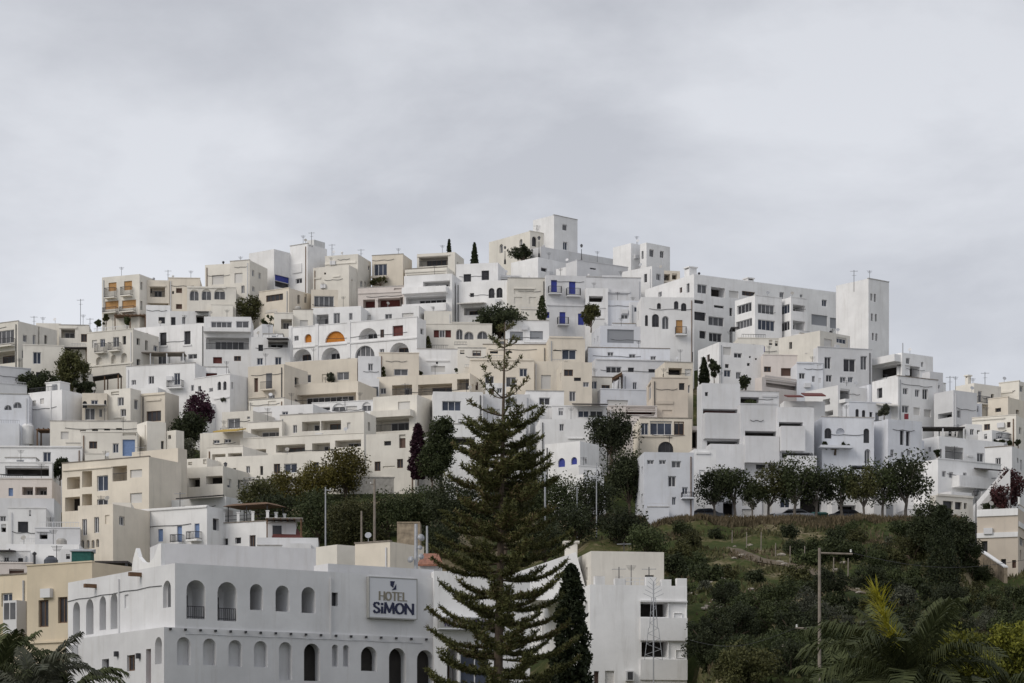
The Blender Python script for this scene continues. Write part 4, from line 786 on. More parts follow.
# ------------------------------------------------------------------ what stands on the flat roofs and runs along the walls
def px_of(p): return (CX + p[0] * F / p[1], YH - p[2] * F / p[1])
def clear(pts, pad=1.):
    Yn = min(p[1] for p in pts) - 1.5
    q_ = [px_of(p) for p in pts]; x0, x1 = min(p[0] for p in q_) - pad, max(p[0] for p in q_) + pad; y0, y1 = min(p[1] for p in q_) - pad, max(p[1] for p in q_) + pad
    return not any(r_[4] > Yn and x0 < r_[2] and x1 > r_[0] and y0 < r_[3] and y1 > r_[1] for r_ in RECTS)
hr_ = random.Random(21)
for h in list(HOUSES):
    if not h.jit or min(h.w, h.d) < 2.6 or any(k in h.label for k in ('tower', 'church', 'retaining', 'shop', 'hotel', 'apartment house', 'ochre', 'gallery', 'balustraded')): continue
    top = px_of((h.fv.C[0], h.fv.C[1], h.zt)); zr = h.zt - h.par
    sky = top[1] - interp(top[0], SKX, SKY_) < 14
    fv = h.fv; ins = lambda u, n, z: fv.pt(u, -n, z)
    def blk(mb, u0, u1, n0, n1, z0, z1, mi=0): fv.box(mb, u0, u1, z0, z1, -n1, -n0, mi)
    dp = (h.d if fv is h.fR else h.w)
    if not sky and hr_.random() < .75 and fv.W > 3.4:                # stair head or roof room
        ww = hr_.uniform(1.8, min(3.6, fv.W * .55)); u0 = hr_.uniform(.3, fv.W - ww - .3); n0 = hr_.uniform(1.4, max(1.5, dp - 3.5)); hh = hr_.uniform(1.1, 2.1); n1 = min(n0 + 2.4, dp - .3)
        pts = [ins(u, n, z) for u in (u0, u0 + ww) for n in (n0, n1) for z in (h.zt, zr + hh + .3)]
        if n1 - n0 > .8 and clear(pts):
            mb = MB(); blk(mb, u0, u0 + ww, n0, n1, zr - .05, zr + hh); rr = h.add('roof_room', mb, h.wm)
            mb = MB(); blk(mb, u0 - .08, u0 + ww + .08, n0 - .08, n1, zr + hh, zr + hh + .1); h.add('coping', mb, hr_.choice(['concrete', 'roof_grey', h.wm]), rr)
            mb = MB(); uu = u0 + ww * hr_.uniform(.15, .5); blk(mb, uu, uu + .75, n0 - .03, n0 - .002, zr + .1, zr + min(hh - .2, 1.9)); h.add('door', mb, hr_.choice(['shutter_brown', 'glass_dark', 'shutter_grey', 'blue_paint', 'glass_grey']), rr)
    if not sky and hr_.random() < .35 and fv.W > 3:               # railing on the parapet
        u0 = hr_.uniform(.1, fv.W * .4); u1 = min(fv.W - .1, u0 + hr_.uniform(2, 6))
        if clear([ins(u0, .1, h.zt), ins(u1, .1, h.zt + .6)], 0):
            mb = MB(); blk(mb, u0, u1, .07, .11, h.zt + .5, h.zt + .55)
            for i in range(int((u1 - u0) / .22) + 1): blk(mb, u0 + i * .22, u0 + i * .22 + .03, .075, .105, h.zt - .01, h.zt + .501)
            h.add('railing', mb, hr_.choice(['iron', 'frame_white', 'steel', 'iron']))
    if not sky and hr_.random() < .4 and fv.W > 4.2 and dp > 4:  # light terrace pergola
        u0 = hr_.uniform(.3, fv.W - 3.6); u1 = u0 + hr_.uniform(2.2, 3.2); n0, n1 = .6, 3.2; z1 = zr + 2.1
        if clear([ins(u, n, z) for u in (u0, u1) for n in (n0, n1) for z in (h.zt, z1)]):
            mb = MB()
            for u in (u0, u1 - .1):
                for n in (n0, n1 - .1): blk(mb, u, u + .1, n, n + .1, zr - .02, z1)
            k = 6
            for i in range(k): uu = u0 + (u1 - u0 - .08) * i / (k - 1); blk(mb, uu, uu + .07, n0 - .2, n1 + .2, z1 + .003, z1 + .11)
            pg_ = h.add('pergola', mb, hr_.choice(['wood_brown', 'frame_white', 'wood_grey']))
            if hr_.random() < .6: mb = MB(); blk(mb, u0 - .1, u1 + .1, n0 - .1, n1, z1 + .115, z1 + .15); h.add('awning', mb, hr_.choice(['dark_awning', 'pale_awning', 'wood_brown', 'pale_awning']), pg_)
    if hr_.random() < .3:                                           # water tank or vent pipe on the roof
        uu = hr_.uniform(.5, fv.W - .9); nn = hr_.uniform(.6, 1.6)
        c_ = ins(uu, nn, zr)
        if clear([(c_[0] - .5, c_[1], h.zt), (c_[0] + .5, c_[1], zr + 1.2)]):
            mb = MB()
            if hr_.random() < .5 and not sky: mb.lathe((c_[0], c_[1], zr - .02), [(.42, 0), (.45, .3), (.45, .95), (.3, 1.12)], 10); h.add('water_tank', mb, hr_.choice(['frame_white', 'car_dark', 'concrete']))
            else: mb.lathe((c_[0], c_[1], zr - .02), [(.1, 0), (.1, .95), (.18, 1.0), (.18, 1.15), (.02, 1.25)], 8); h.add('vent_pipe', mb, hr_.choice(['steel', 'plaster_W', 'iron']))
    for _ in range(9):                                              # low terraces built out in front of the wall
        if fv.W < 2.5 or h.label.split()[0] in ('little', 'tiny', 'narrow') or hr_.random() < .2: continue
        ww = hr_.uniform(1.6, min(5.5, fv.W * .8)); u0 = hr_.uniform(0.05, fv.W - ww - .05); out = hr_.uniform(.9, 2.4); zv = h.zb + 6.; z1 = zv + (h.zt - zv) * hr_.uniform(.15, .78)
        pts = [fv.pt(u, n, z) for u in (u0, u0 + ww) for n in (0, out) for z in (zv - .2, z1 + .1)]
        if not clear(pts, .6) or any(u0 < o[1] + .2 and u0 + ww > o[0] - .2 and o[2] < z1 + .2 for o in fv.occ): continue
        q_ = [px_of(p) for p in pts]; RECTS.append((min(p[0] for p in q_), min(p[1] for p in q_), max(p[0] for p in q_), max(p[1] for p in q_), h.Y))
        mb = MB(); fv.box(mb, u0, u0 + ww, h.zb, z1 - .8, .003, out)
        fv.box(mb, u0, u0 + ww, z1 - .8, z1, out - .15, out); fv.box(mb, u0, u0 + .15, z1 - .8, z1, .003, out - .15); fv.box(mb, u0 + ww - .15, u0 + ww, z1 - .8, z1, .003, out - .15)
        te = h.add('terrace', mb, h.wm)
        if hr_.random() < .5: mb = MB(); fv.box(mb, u0 - .04, u0 + ww + .04, z1 + .002, z1 + .07, out - .2, out + .05); h.add('coping', mb, hr_.choice(['concrete', 'roof_grey', 'stone', h.wm]), te)
        if z1 - zv > 1.5 and not any(k in h.label for k in ('blank', 'plain')):
            uu = u0 + ww * hr_.uniform(.15, .6); w_ = hr_.uniform(.6, 1.1); mb = MB(); fv.box(mb, uu, uu + w_, zv - .4, min(z1 - 1., zv + 1.5), out + .002, out + .03); h.add('door', mb, hr_.choice(['shutter_brown', 'glass_dark', 'glass_grey', 'shutter_grey', 'painted_void']), te)
        if hr_.random() < .4:
            mb = MB(); fv.box(mb, u0, u0 + ww, z1 + .35, z1 + .39, out - .1, out - .06)
            for i in range(int(ww / .2) + 1): fv.box(mb, u0 + i * .2, u0 + i * .2 + .03, z1 + .003, z1 + .351, out - .095, out - .065)
            h.add('railing', mb, hr_.choice(['iron', 'steel', 'frame_white']), te)
    if hr_.random() < .6:                                          # a small balcony slab with its door on a free stretch
        for _ in range(8):
            uu = hr_.uniform(.5, max(.6, fv.W - 2.2)); zz = hr_.uniform(h.zb + 6.4, max(h.zb + 6.5, h.zt - 2.6)); pts = [fv.pt(u, n, z) for u in (uu - .2, uu + 1.8) for n in (0, .8) for z in (zz - .2, zz + 2.1)]
            if any(k in h.label for k in ('blank', 'plain', 'one ', 'single', 'two', 'three', 'stepped', 'alley', 'gate')) or not clear(pts, .3) or any(uu - .2 < o[1] and uu + 1.8 > o[0] and o[2] < zz + 2.2 and o[3] > zz - .2 for o in fv.occ): continue
            mb = MB(); fv.box(mb, uu, uu + 1.6, zz - .14, zz, .003, .8); bl = h.add('balcony', mb, h.wm); mb = MB(); fv.box(mb, uu + .4, uu + 1.2, zz + .003, zz + 2., .003, .03); h.add('door', mb, hr_.choice(['glass_dark', 'shutter_brown', 'glass_grey']), bl)
            mb = MB(); fv.box(mb, uu, uu + 1.6, zz + .85, zz + .9, .74, .78)
            for i in range(11): fv.box(mb, uu + i * .155, uu + i * .155 + .03, zz + .002, zz + .851, .745, .775)
            h.add('railing', mb, 'iron', bl); q_ = [px_of(p) for p in pts]; RECTS.append((min(p[0] for p in q_), min(p[1] for p in q_), max(p[0] for p in q_), max(p[1] for p in q_), h.Y)); break
    if hr_.random() < .55:                                          # cable looped along the wall
        z = h.zt - hr_.uniform(.4, 2.2); a_ = hr_.uniform(0, fv.W * .3); b_ = hr_.uniform(fv.W * .6, fv.W); mb = MB(); n_ = 7
        mb.tube([ins(a_ + (b_ - a_) * i / n_, -.05, z - hr_.uniform(0, .06) - .12 * math.sin(math.pi * ((i * 2) % n_) / n_)) for i in range(n_ + 1)], .028, 4); h.add('cable', mb, 'iron')
# ------------------------------------------------------------------ foliage
nr = np.random.RandomState(11)
def leaf_mesh(name, C, size, mat, up=.25, asp=.55, nrm=None):
    C = np.asarray(C, float); n = len(C)
    d = nr.normal(size=(n, 3)); 
    if nrm is not None: d = d * .7 + nrm
    d[:, 2] += up; d /= np.linalg.norm(d, axis=1)[:, None] + 1e-9
    r = nr.normal(size=(n, 3)); t = np.cross(d, r); t /= np.linalg.norm(t, axis=1)[:, None] + 1e-9; s = np.cross(d, t)
    L_ = (size * nr.uniform(.6, 1.3, n))[:, None]
    V = np.empty((n, 4, 3)); V[:, 0] = C - t * L_ * .5; V[:, 1] = C + s * L_ * asp * .5; V[:, 2] = C + t * L_ * .5 + d * L_ * .1; V[:, 3] = C - s * L_ * asp * .5
    return raw_mesh(name, V.reshape(-1, 3), 4, mat)
def raw_mesh(name, V, k, mat):
    me = bpy.data.meshes.new(name); nv = len(V); nf = nv // k
    me.vertices.add(nv); me.vertices.foreach_set('co', np.ascontiguousarray(V, dtype=np.float32).ravel())
    me.loops.add(nv); me.loops.foreach_set('vertex_index', np.arange(nv, dtype=np.int32))
    me.polygons.add(nf); me.polygons.foreach_set('loop_start', np.arange(0, nv, k, dtype=np.int32))
    me.polygons.foreach_set('loop_total', np.full(nf, k, dtype=np.int32))
    me.update(calc_edges=True); me.materials.append(MATS[mat]); return me
def clumps(n, K, sx, sy, sz, cr, shape='ball', zc=0.):
    """n points gathered round K clump centres inside a crown of half sizes sx, sy, sz"""
    if shape == 'column':
        t = nr.uniform(0, 1, n) ** 1.25; a = nr.uniform(0, 6.283, n); pf = (1 - t) ** (.42 if n > 4000 else .6) * np.minimum(1, .5 + 3.2 * t) * (1 + .13 * np.sin(a * 3 + t * 17) + .12 * np.sin(t * 41 + a * 2))
        r = pf * nr.uniform(.25, 1.03, n) ** .5
        P_ = np.stack([np.cos(a) * r * sx * 1.15, np.sin(a) * r * sy * 1.15, (t * 2.15 - 1.1) * sz * 1.05], 1) + nr.normal(size=(n, 3)) * sx * .05; P_[:, 2] += zc
        return P_, np.array([[0, 0, zc + sz * (k_ / 4 - .6)] for k_ in range(6)])
    cs = []
    while len(cs) < K:
        p = nr.uniform(-1, 1, 3)
        q = np.linalg.norm(p)
        if shape == 'ball' and not .35 < q < 1: continue
        if shape == 'dome' and (q > 1 or p[2] < -.75): continue
        if shape == 'dome' and False: continue
        cs.append(p)
    cs = np.array(cs); w = nr.uniform(.5, 1.3, K)
    i = nr.choice(K, n, p=w / w.sum()); o = nr.normal(size=(n, 3)); o /= np.linalg.norm(o, axis=1)[:, None]; o *= (nr.uniform(0, 1, n) ** .5)[:, None] * (cr * w[i])[:, None]
    P_ = cs[i] * np.array([sx, sy, sz]) + o; P_[:, 2] += zc
    return P_, cs * np.array([sx, sy, sz]) + np.array([0, 0, zc])
def tree_data(w, h, trunk, mat, K, n, leaf, seed, shape='ball', bark='bark'):
    nr.seed(seed)
    sz = (h - trunk) / 2; sx = w / 2 * .82
    cr = .5 * min(sx, sz)
    pts, cs = clumps(n, K, sx, sx, sz * .85, cr, shape, trunk + sz)
    crown = leaf_mesh('crown', pts, leaf, mat)
    mb = MB(); r0 = max(.05, w * .027)
    tp = trunk + sz * .7
    mb.tube([(0, 0, -.6), (r0 * .5, 0, trunk * .5), (0, r0 * .6, trunk), (0, 0, tp)], [r0 * 1.3, r0, r0 * .9, r0 * .4], 7)
    for c in cs[::max(1, K // 9)]:
        mb.tube([(0, 0, trunk * .85), (c[0] * .5, c[1] * .5, (trunk + c[2]) / 2 - .1), tuple(c)], [r0 * .5, r0 * .32, r0 * .1], 5)
    return crown, mb.mesh('trunk', bark)
def place(name, label, cat, loc, crown, trunk=None, group=None, rz=0, sc=1., pn='crown'):
    r = root(name, loc, label, cat, group); r.rotation_euler.z = rz; r.scale = (sc, sc, sc)
    if trunk: link('trunk', trunk, r)
    link(pn, crown, r); return r
def tree_at(name, label, cat, px, yt, yb, wpx, mat, seed, Y=None, trunk=.3, shape='ball', dens=1., group=None, ext=0., bark='bark', pn='crown', leaf=0):
    Y = Y or D(yb); s = mpp(Y); h, w = (yb - yt) * s, wpx * s
    n = int(min(9000, max(350, (yb - yt) * wpx * 2.6 * dens))); K = int(min(60, max(9, (yb - yt) * wpx / 28)))
    c, t = tree_data(w, h, h * trunk, mat, K, n, leaf or max(.13, 2.6 * s), seed, shape, bark)
    p = P(px, yb, Y)
    return place(name, label, cat, (p.x, p.y, p.z), c, t, group, pn=pn)

# the row of round trees along the road
RT = [tree_data(4.8, 5.5, 1.6, ['leaf_dark', 'leaf_mid', 'leaf_olive', 'leaf_mid'][i], 22, 3300, .26, 100 + i, 'ball', 'bark_grey') for i in range(4)]
words_ = ['first round street tree from the left of the road row', 'round street tree with a forked trunk second in the road row', 'round street tree beside the pale shop shutter', 'round street tree left of the green container', 'round street tree right of the green container',
          'round street tree before the dark parked car', 'tall round street tree near the right end of the road row', 'dark round street tree standing last in the road row', 'small gap filling street tree in the middle of the row', 'broad street tree at the head of the white wall']
for i, (px, sc) in enumerate(((714, .94), (735, 1.02), (769, 1.0), (795, 1.1), (816, .98), (841, 1.06), (864, .9), (883, 1.03), (906, 1.24), (752, .72))):
    p = P(px, 518, 244.2 + (i % 3) * .5)
    c, t = RT[i % 4]
    place('street_tree', words_[i], 'tree', (p.x, p.y, ZR), c, t, 'round trees along the road', rz=i * 1.3, sc=sc)

T = tree_at
T('tree', 'big dark round tree below the dark red slatted terrace', 'tree', 611, 411, 462, 54, 'leaf_dark', 1, trunk=.15)
T('tree', 'dark loose tree in front of the white stair wall', 'tree', 629, 453, 514, 54, 'leaf_dark', 2, trunk=.2, Y=246)
T('hedge', 'wide dark hedge under the shallow panelled pale house', 'hedge', 499, 308, 336, 66, 'leaf_dark', 3, trunk=.02, shape='dome', Y=330, dens=2.5)
T('tree', 'dark bushy tree rising from the wide hedge', 'tree', 505, 309, 334, 30, 'leaf_dark', 4, trunk=.05, Y=330.5, dens=1.8)
T('tree', 'narrow bushy tree left of the blue doors', 'tree', 542, 295, 322, 13, 'leaf_mid', 5, trunk=.1, Y=333, shape='column')
T('tree', 'olive green bush right of the blue doors', 'tree', 591, 301, 328, 21, 'leaf_olive', 6, trunk=.02, Y=329.5, dens=2, shape='dome')
T('cypress', 'slim dark cypress on the skyline beside the white house', 'tree', 474.5, 242, 272, 9, 'leaf_cypress', 7, trunk=.05, shape='column', Y=372, dens=2.5)
T('cypress', 'tiny cypress tip behind the recessed skyline house', 'tree', 449, 239, 262, 6, 'leaf_cypress', 8, trunk=.05, shape='column', Y=376, dens=2.5)
T('shrub', 'low spiky dark shrub below the church wing', 'shrub', 524, 245, 262, 31, 'leaf_dark', 9, trunk=.05, shape='dome', Y=366)
T('tree', 'olive tree below the railed balcony tower', 'tree', 250, 296, 322, 30, 'leaf_olive', 10, trunk=.05, Y=345)
T('creeper', 'dark creeper trailing over the tiered house roof', 'creeper', 268, 313, 334, 14, 'leaf_mid', 12, trunk=.02, Y=340, dens=.7)
T('bougainvillea', 'dark purple bougainvillea crown on the grey walled house', 'bougainvillea', 199, 394, 430, 32, 'leaf_purple', 13, trunk=.1, Y=293, dens=1.5)
T('tree', 'dark green tree below the purple bougainvillea', 'tree', 189, 412, 446, 38, 'leaf_dark', 14, trunk=.05, Y=289, dens=1.5)
T('creeper', 'tall deep purple creeper hanging beside the ivy tree', 'creeper', 418, 422, 480, 22, 'leaf_purple', 15, trunk=.02, shape='column', Y=257, dens=1.8)
T('tree', 'ivy covered tree standing behind the pine', 'tree', 441, 411, 480, 32, 'leaf_mid', 16, trunk=.05, shape='dome', Y=256, dens=1.5)
T('tree', 'second ivy green bush left of the pine crown', 'tree', 432, 440, 484, 30, 'leaf_mid', 17, trunk=.05, Y=255, dens=1.4)
T('tree', 'ivy mass climbing the wall at the upper left', 'tree', 72, 350, 392, 34, 'leaf_olive', 18, trunk=.05, Y=308.5, dens=1.8)
T('shrub', 'dark shrub mass below the cream corner house', 'shrub', 38, 372, 396, 44, 'leaf_dark', 19, trunk=.02, shape='dome', Y=306, dens=2)
T('shrub', 'small dark bush beside the dark terrace awning', 'shrub', 84, 380, 396, 30, 'leaf_dark', 20, trunk=.02, shape='dome', Y=306, dens=2)
T('shrub', 'dark bush at the end of the timbered veranda', 'shrub', 60, 458, 482, 22, 'leaf_dark', 21, trunk=.05, Y=265, dens=2)
T('shrub', 'planter bush on the terrace of the creamy yellow house', 'shrub', 380, 277, 285, 26, 'leaf_olive', 22, trunk=.02, shape='dome', Y=357)
T('shrub', 'dry brown shrub beside the tall chimney block', 'shrub', 182, 436, 462, 32, 'leaf_grey', 23, trunk=.05, shape='dome', Y=282)
T('tree', 'dark forked cypress above the stepped white blocks', 'tree', 704, 357, 388, 13, 'leaf_cypress', 24, trunk=.08, shape='column', Y=306, dens=1.6)
T('tree', 'rounded dark bush next to the forked cypress', 'tree', 714, 359, 386, 14, 'leaf_dark', 25, trunk=.35, Y=305)
T('shrub', 'hanging dark shrub above the planted gap', 'shrub', 746, 374, 392, 18, 'leaf_dark', 26, trunk=.05, Y=302)
T('shrub', 'red flowering shrub on the bright white terrace', 'shrub', 666, 288, 296, 8, 'leaf_red', 27, trunk=.05, Y=349, dens=2)
T('shrub', 'dark shrub with red flowers on the bright white terrace', 'shrub', 674, 283, 296, 6, 'leaf_maroon', 28, trunk=.05, Y=349, dens=2)
T('creeper', 'tall olive creeper left of the white awning house', 'creeper', 428, 336, 352, 9, 'leaf_olive', 29, trunk=.05, Y=326, shape='column')
T('shrub', 'olive potted shrub on the long cream balcony', 'shrub', 418, 368, 380, 9, 'leaf_olive', 30, trunk=.05, Y=314)
T('shrub', 'slim green potted shrub at the balcony end', 'shrub', 458, 367, 381, 8, 'leaf_mid', 31, trunk=.05, Y=313.5)
for i, (px, w_, lab) in enumerate(((995, 5, 'leftmost round potted shrub on the white garden wall'), (1002, 7, 'largest round potted shrub on the white garden wall'), (1010, 6, 'round potted shrub below the two small brown windows'), (1018, 6, 'rightmost round potted shrub on the white garden wall'))):
    T('potted_shrub', lab, 'shrub', px, 439.5, 447.5, w_, 'leaf_dark', 40 + i, trunk=.25, Y=277.5, dens=3, group='potted shrubs on the garden wall')
for i, (px, yt, yb, w_, Y_, mt, lab) in enumerate(((97, 317, 328, 8, 336, 'leaf_mid', 'terrace plant at the left under the orange blind block'), (106, 314, 327, 7, 336.5, 'leaf_olive', 'taller terrace plant under the orange blind block'), (127, 315, 327, 9, 336, 'leaf_mid', 'terrace plant beside the dark timber pergola post'),
    (287, 377, 384, 8, 312, 'leaf_dark', 'dark potted bush at the left end of the beige balcony'), (303, 377, 384, 10, 312, 'leaf_dark', 'dark potted plants below the plain beige window'), (331, 373, 382, 8, 312, 'leaf_grey', 'grey cactus like plant on the beige balcony'), (384, 367, 379, 6, 312, 'leaf_olive', 'olive potted plant left of the grey double window'),
    (535, 354, 363, 8, 323, 'leaf_olive', 'olive bush on the beige ledge right of the pine stem'), (651, 441, 453, 5, 278, 'leaf_mid', 'slim plant left of the dark archway'), (681, 442, 453, 10, 278, 'leaf_grey', 'grey leafless plant right of the dark archway'), (937, 450, 458, 7, 268, 'leaf_dark', 'dark potted bush on the bright wall of the shaded loggia house'),
    (884, 405, 416, 16, 288, 'leaf_grey', 'grey terrace plants under the pale awning at the right'), (11, 400, 412, 14, 296, 'leaf_grey', 'grey climbing plant high on the left edge house'), (8, 411, 422, 18, 295.5, 'leaf_grey', 'grey climbing plant low on the left edge house'), (835, 442, 449.5, 34, 266, 'leaf_dark', 'dark trailing hedge on the long white ledge'),
    (749, 399, 406, 16, 293, 'leaf_mid', 'green planter in the dark gap of the stepped blocks'), (428, 334, 350, 6, 327, 'leaf_olive', 'slim climber left of the red brown shutters'), (225, 398, 402, 12, 300, 'leaf_grey', 'small grey plants below the paired arched windows'), (95, 437, 446, 9, 287, 'leaf_olive', 'olive bush beside the brown timber pergola'), (262, 376, 394, 7, 305, 'leaf_mid', 'narrow green plant on the garden stair wall'))):
    T('terrace_plant', lab, 'plant', px, yt, yb, w_, mt, 500 + i, trunk=.04, Y=Y_, shape='dome', dens=3)
# wooded bank between the terraces and the hotel
bank = [('ochre green tree beside the cream apartment wall', 345, 446, 500, 50, 'leaf_ochre'), ('ochre tree in front of the double window', 318, 458, 506, 48, 'leaf_ochre'), ('yellowish bushy tree at the left of the bank', 288, 472, 514, 46, 'leaf_ochre'),
        ('olive tree behind the balustraded terrace', 258, 478, 520, 44, 'leaf_olive'), ('dark tree behind the timber gazebo roof', 276, 492, 528, 48, 'leaf_dark'), ('dark green tree at the middle of the bank', 318, 492, 545, 60, 'leaf_mid'),
        ('dark tree behind the tall lamp pole', 350, 496, 550, 60, 'leaf_olive'), ('dark tree between two utility poles', 388, 492, 540, 58, 'leaf_mid'), ('dense dark tree left of the pine', 422, 486, 540, 60, 'leaf_mid'),
        ('shadowy tree left of the pine trunk', 455, 478, 545, 62, 'leaf_dark'), ('dark tree behind the pine trunk', 505, 480, 548, 66, 'leaf_dark'), ('dark bushy tree right of the pine trunk', 548, 468, 540, 62, 'leaf_mid'),
        ('dark green bush below the blue arched doors', 590, 478, 528, 50, 'leaf_dark'), ('low olive bush on the bank near the stone wall', 372, 524, 552, 44, 'leaf_olive'), ('low dry bush on the bank above the cream annex', 345, 528, 556, 40, 'leaf_olive'), ('low dark shrub beside the stone wall', 440, 522, 560, 50, 'leaf_dark'),
        ('dark shrub below the white stair wall', 575, 505, 545, 56, 'leaf_dark'), ('deep green shrub at the top of the grassy slope', 622, 508, 552, 60, 'leaf_dark'), ('olive shrub behind the cream penthouse', 648, 522, 560, 50, 'leaf_mid'), ('dark shrub behind the sloping white roof', 545, 522, 566, 56, 'leaf_dark')]
for i, (lab, px, yt, yb, w_, mt) in enumerate(bank):
    T('tree', lab, 'tree', px, yt, yb, w_, mt, 200 + i, Y=D(yb) + 1 + (i % 3) * 2, trunk=.12, dens=.75, group='trees on the wooded bank')
# right side trees and shrubs
T('cypress', 'tall dark conifer below the white gabled house', 'tree', 942, 502, 628, 46, 'leaf_cypress', 60, trunk=.03, shape='column', Y=196, dens=1.1)
T('tree', 'dark round tree left of the white gabled house', 'tree', 930, 500, 560, 46, 'leaf_dark', 61, trunk=.1, Y=214)
T('tree', 'dark spreading tree under the gabled house windows', 'tree', 958, 512, 566, 40, 'leaf_dark', 62, trunk=.1, Y=210)
T('shrub', 'reddish brown shrub beside the white stair', 'shrub', 1010, 468, 508, 34, 'leaf_maroon', 63, trunk=.05, Y=250)
T('shrub', 'dull pinkish shrub above the tan house roof', 'shrub', 1000, 484, 512, 26, 'leaf_maroon', 64, trunk=.05, Y=246)
T('shrub', 'small round dark shrub at the foot of the white stair', 'shrub', 990, 500, 514, 18, 'leaf_dark', 65, trunk=.05, Y=243)
T('shrub', 'yellow green bush at the lower right edge', 'shrub', 1014, 622, 700, 66, 'leaf_yellow', 66, trunk=.05, Y=84, dens=1.)
T('shrub', 'bright yellow green bush behind the palm', 'shrub', 960, 625, 700, 80, 'leaf_yellow', 67, trunk=.05, Y=86, dens=1.)
T('cypress', 'broad dark cypress in front of the white apartment house', 'tree', 571, 561, 712, 47, 'leaf_cypress', 68, trunk=.02, shape='column', Y=128, dens=1.2, leaf=.27)
# shrubs over the slope
BV = []
for i, (mt, shp) in enumerate((('leaf_dark', 'dome'), ('leaf_mid', 'dome'), ('leaf_olive', 'dome'), ('leaf_dark', 'ball'), ('leaf_grey', 'dome'), ('leaf_mid', 'ball'))):
    nr.seed(300 + i)
    pts, cs = clumps(2400, 20, 1.0, 1.0, .8, .46, shp, .5)
    st = MB()
    for c in cs[:7]: st.tube([(0, 0, -.3), (c[0] * .4, c[1] * .4, c[2] * .5), tuple(c)], [.06, .04, .015], 4)
    BV.append((leaf_mesh('foliage', pts, .20, mt), st.mesh('stem', 'bark')))
BF = []
for i, (mt, shp) in enumerate((('leaf_dark', 'dome'), ('leaf_mid', 'dome'), ('leaf_olive', 'dome'), ('leaf_dark', 'ball'), ('leaf_grey', 'dome'), ('leaf_mid', 'ball'))):
    nr.seed(340 + i); pts, cs = clumps(8500, 34, 1.0, 1.0, .8, .36, shp, .5)
    BF.append((leaf_mesh('foliage', pts, .095, mt), BV[i][1]))
zones = [(lambda px, py: py < 545 and px < 800, 'shrub on the upper slope under the road'), (lambda px, py: py < 550, 'shrub on the slope below the round trees'), (lambda px, py: py < 600 and px < 740, 'shrub among pale rocks on the left slope'),
         (lambda px, py: py < 600 and px < 830, 'shrub below the dirt path on the slope'), (lambda px, py: py < 600, 'shrub on the slope right of the grey pole'), (lambda px, py: px < 790, 'shrub at the slope foot beside the apartment house'), (lambda px, py: True, 'shrub low on the slope behind the palm')]
kinds = ['dark', 'green', 'olive', 'dark upright', 'grey', 'bushy green']; sizes = ['small', 'medium sized', 'large', 'very large']
pr = random.Random(5); cnt = 0
spots = []
def path_y(px): return 548 + (px - 727) / 140 * 44
while len(spots) < 120:
    px = pr.uniform(668, 1030); py = pr.uniform(526, 690)
    w_ = pr.uniform(18, 54) * (.75 + (py - 520) / 220)
    if 727 < px < 862 and abs(py - path_y(px)) < 7 + 3: continue
    if px < 790 and py < 575 and pr.random() < .62: continue
    if 690 < px < 752 and 552 < py and py - w_ * .75 < 622 and pr.random() < .88: continue
    if px < 700 and py > 600: continue
    if px > 975 and py < 585: continue
    if 722 < px < 868 and py - w_ * .8 < path_y(px) + 4 and py > path_y(px) - 6 and pr.random() < .93: continue
    if py - w_ * .72 < 531 and px < 905 and pr.random() < .95: continue
    if px < 770 and py < 570 and pr.random() < .5: continue
    if any(abs(px - a) < (w_ + c) * .28 and abs(py - b_) < (w_ + c) * .16 for a, b_, c in spots): continue
    spots.append((px, py, w_))
for dark in ((735, 640, 60), (770, 625, 70), (800, 650, 66), (710, 655, 60), (690, 668, 50), (745, 668, 60), (780, 670, 60), (966, 566, 44), (988, 580, 48), (1010, 594, 50), (1000, 566, 30)): spots.append(dark)
for px, py, w_ in spots:
    p = slope_pt(px, py)
    k = pr.choice([0, 0, 1, 1, 2, 2, 3, 4, 5] if py < 640 else [0, 1, 5, 2])
    c, t = (BF if w_ > 38 else BV)[k]; sc = w_ * mpp(p.y) / 2.3
    zn = next(z for f, z in zones if f(px, py)); sz = sizes[min(3, int(w_ / 16))]
    place('shrub', f'{sz} {kinds[k]} {zn}', 'shrub', p, c, t, f'{sz} {kinds[k]} {zn}s'.replace('shrub ', 'shrubs ', 1)[:-1], rz=pr.uniform(0, 6.28), sc=sc, pn='foliage')
# grass and low ground cover
nr.seed(77); Nb = 52000
px = nr.uniform(600, 1040, Nb); Yg = nr.uniform(146, YR - .3, Nb); xg = (px - CX) * Yg / F
rows_ = np.interp(Yg, YP, PY)
keep = ~((px < 694) & (Yg < 182)) & ~((px > 727) & (px < 862) & (np.abs(rows_ - (548 + (px - 727) / 140 * 44)) < 2.2))
patch = np.sin(xg * .6 + Yg * .33) + np.sin(xg * .21 - Yg * .5) + nr.normal(size=Nb) * .55
keep &= patch > .12
xg, Yg = xg[keep], Yg[keep]
zg = np.array([gz(a, b_) for a, b_ in zip(xg, Yg)])
def blades(xg, Yg, zg, h, w_, name, mat):
    n = len(xg); B = np.stack([xg, Yg, zg - .03], 1); a = nr.uniform(0, 6.28, n); hh = h * nr.uniform(.5, 1.4, n)
    s = np.stack([np.cos(a), np.sin(a), np.zeros(n)], 1) * (w_ * nr.uniform(.6, 1.4, n))[:, None]
    lean = np.stack([nr.normal(0, .3, n) * hh, nr.normal(0, .3, n) * hh, hh], 1)
    V = np.stack([B - s, B + s, B + lean], 1); return raw_mesh(name, V.reshape(-1, 3), 3, mat)
dry = (np.sin(xg * .31 + 1) * np.sin(Yg * .27) > .25)
struct(link('grass', blades(xg[~dry], Yg[~dry], zg[~dry], .34, .13, 'grass', 'grass_mix')), 'stuff')
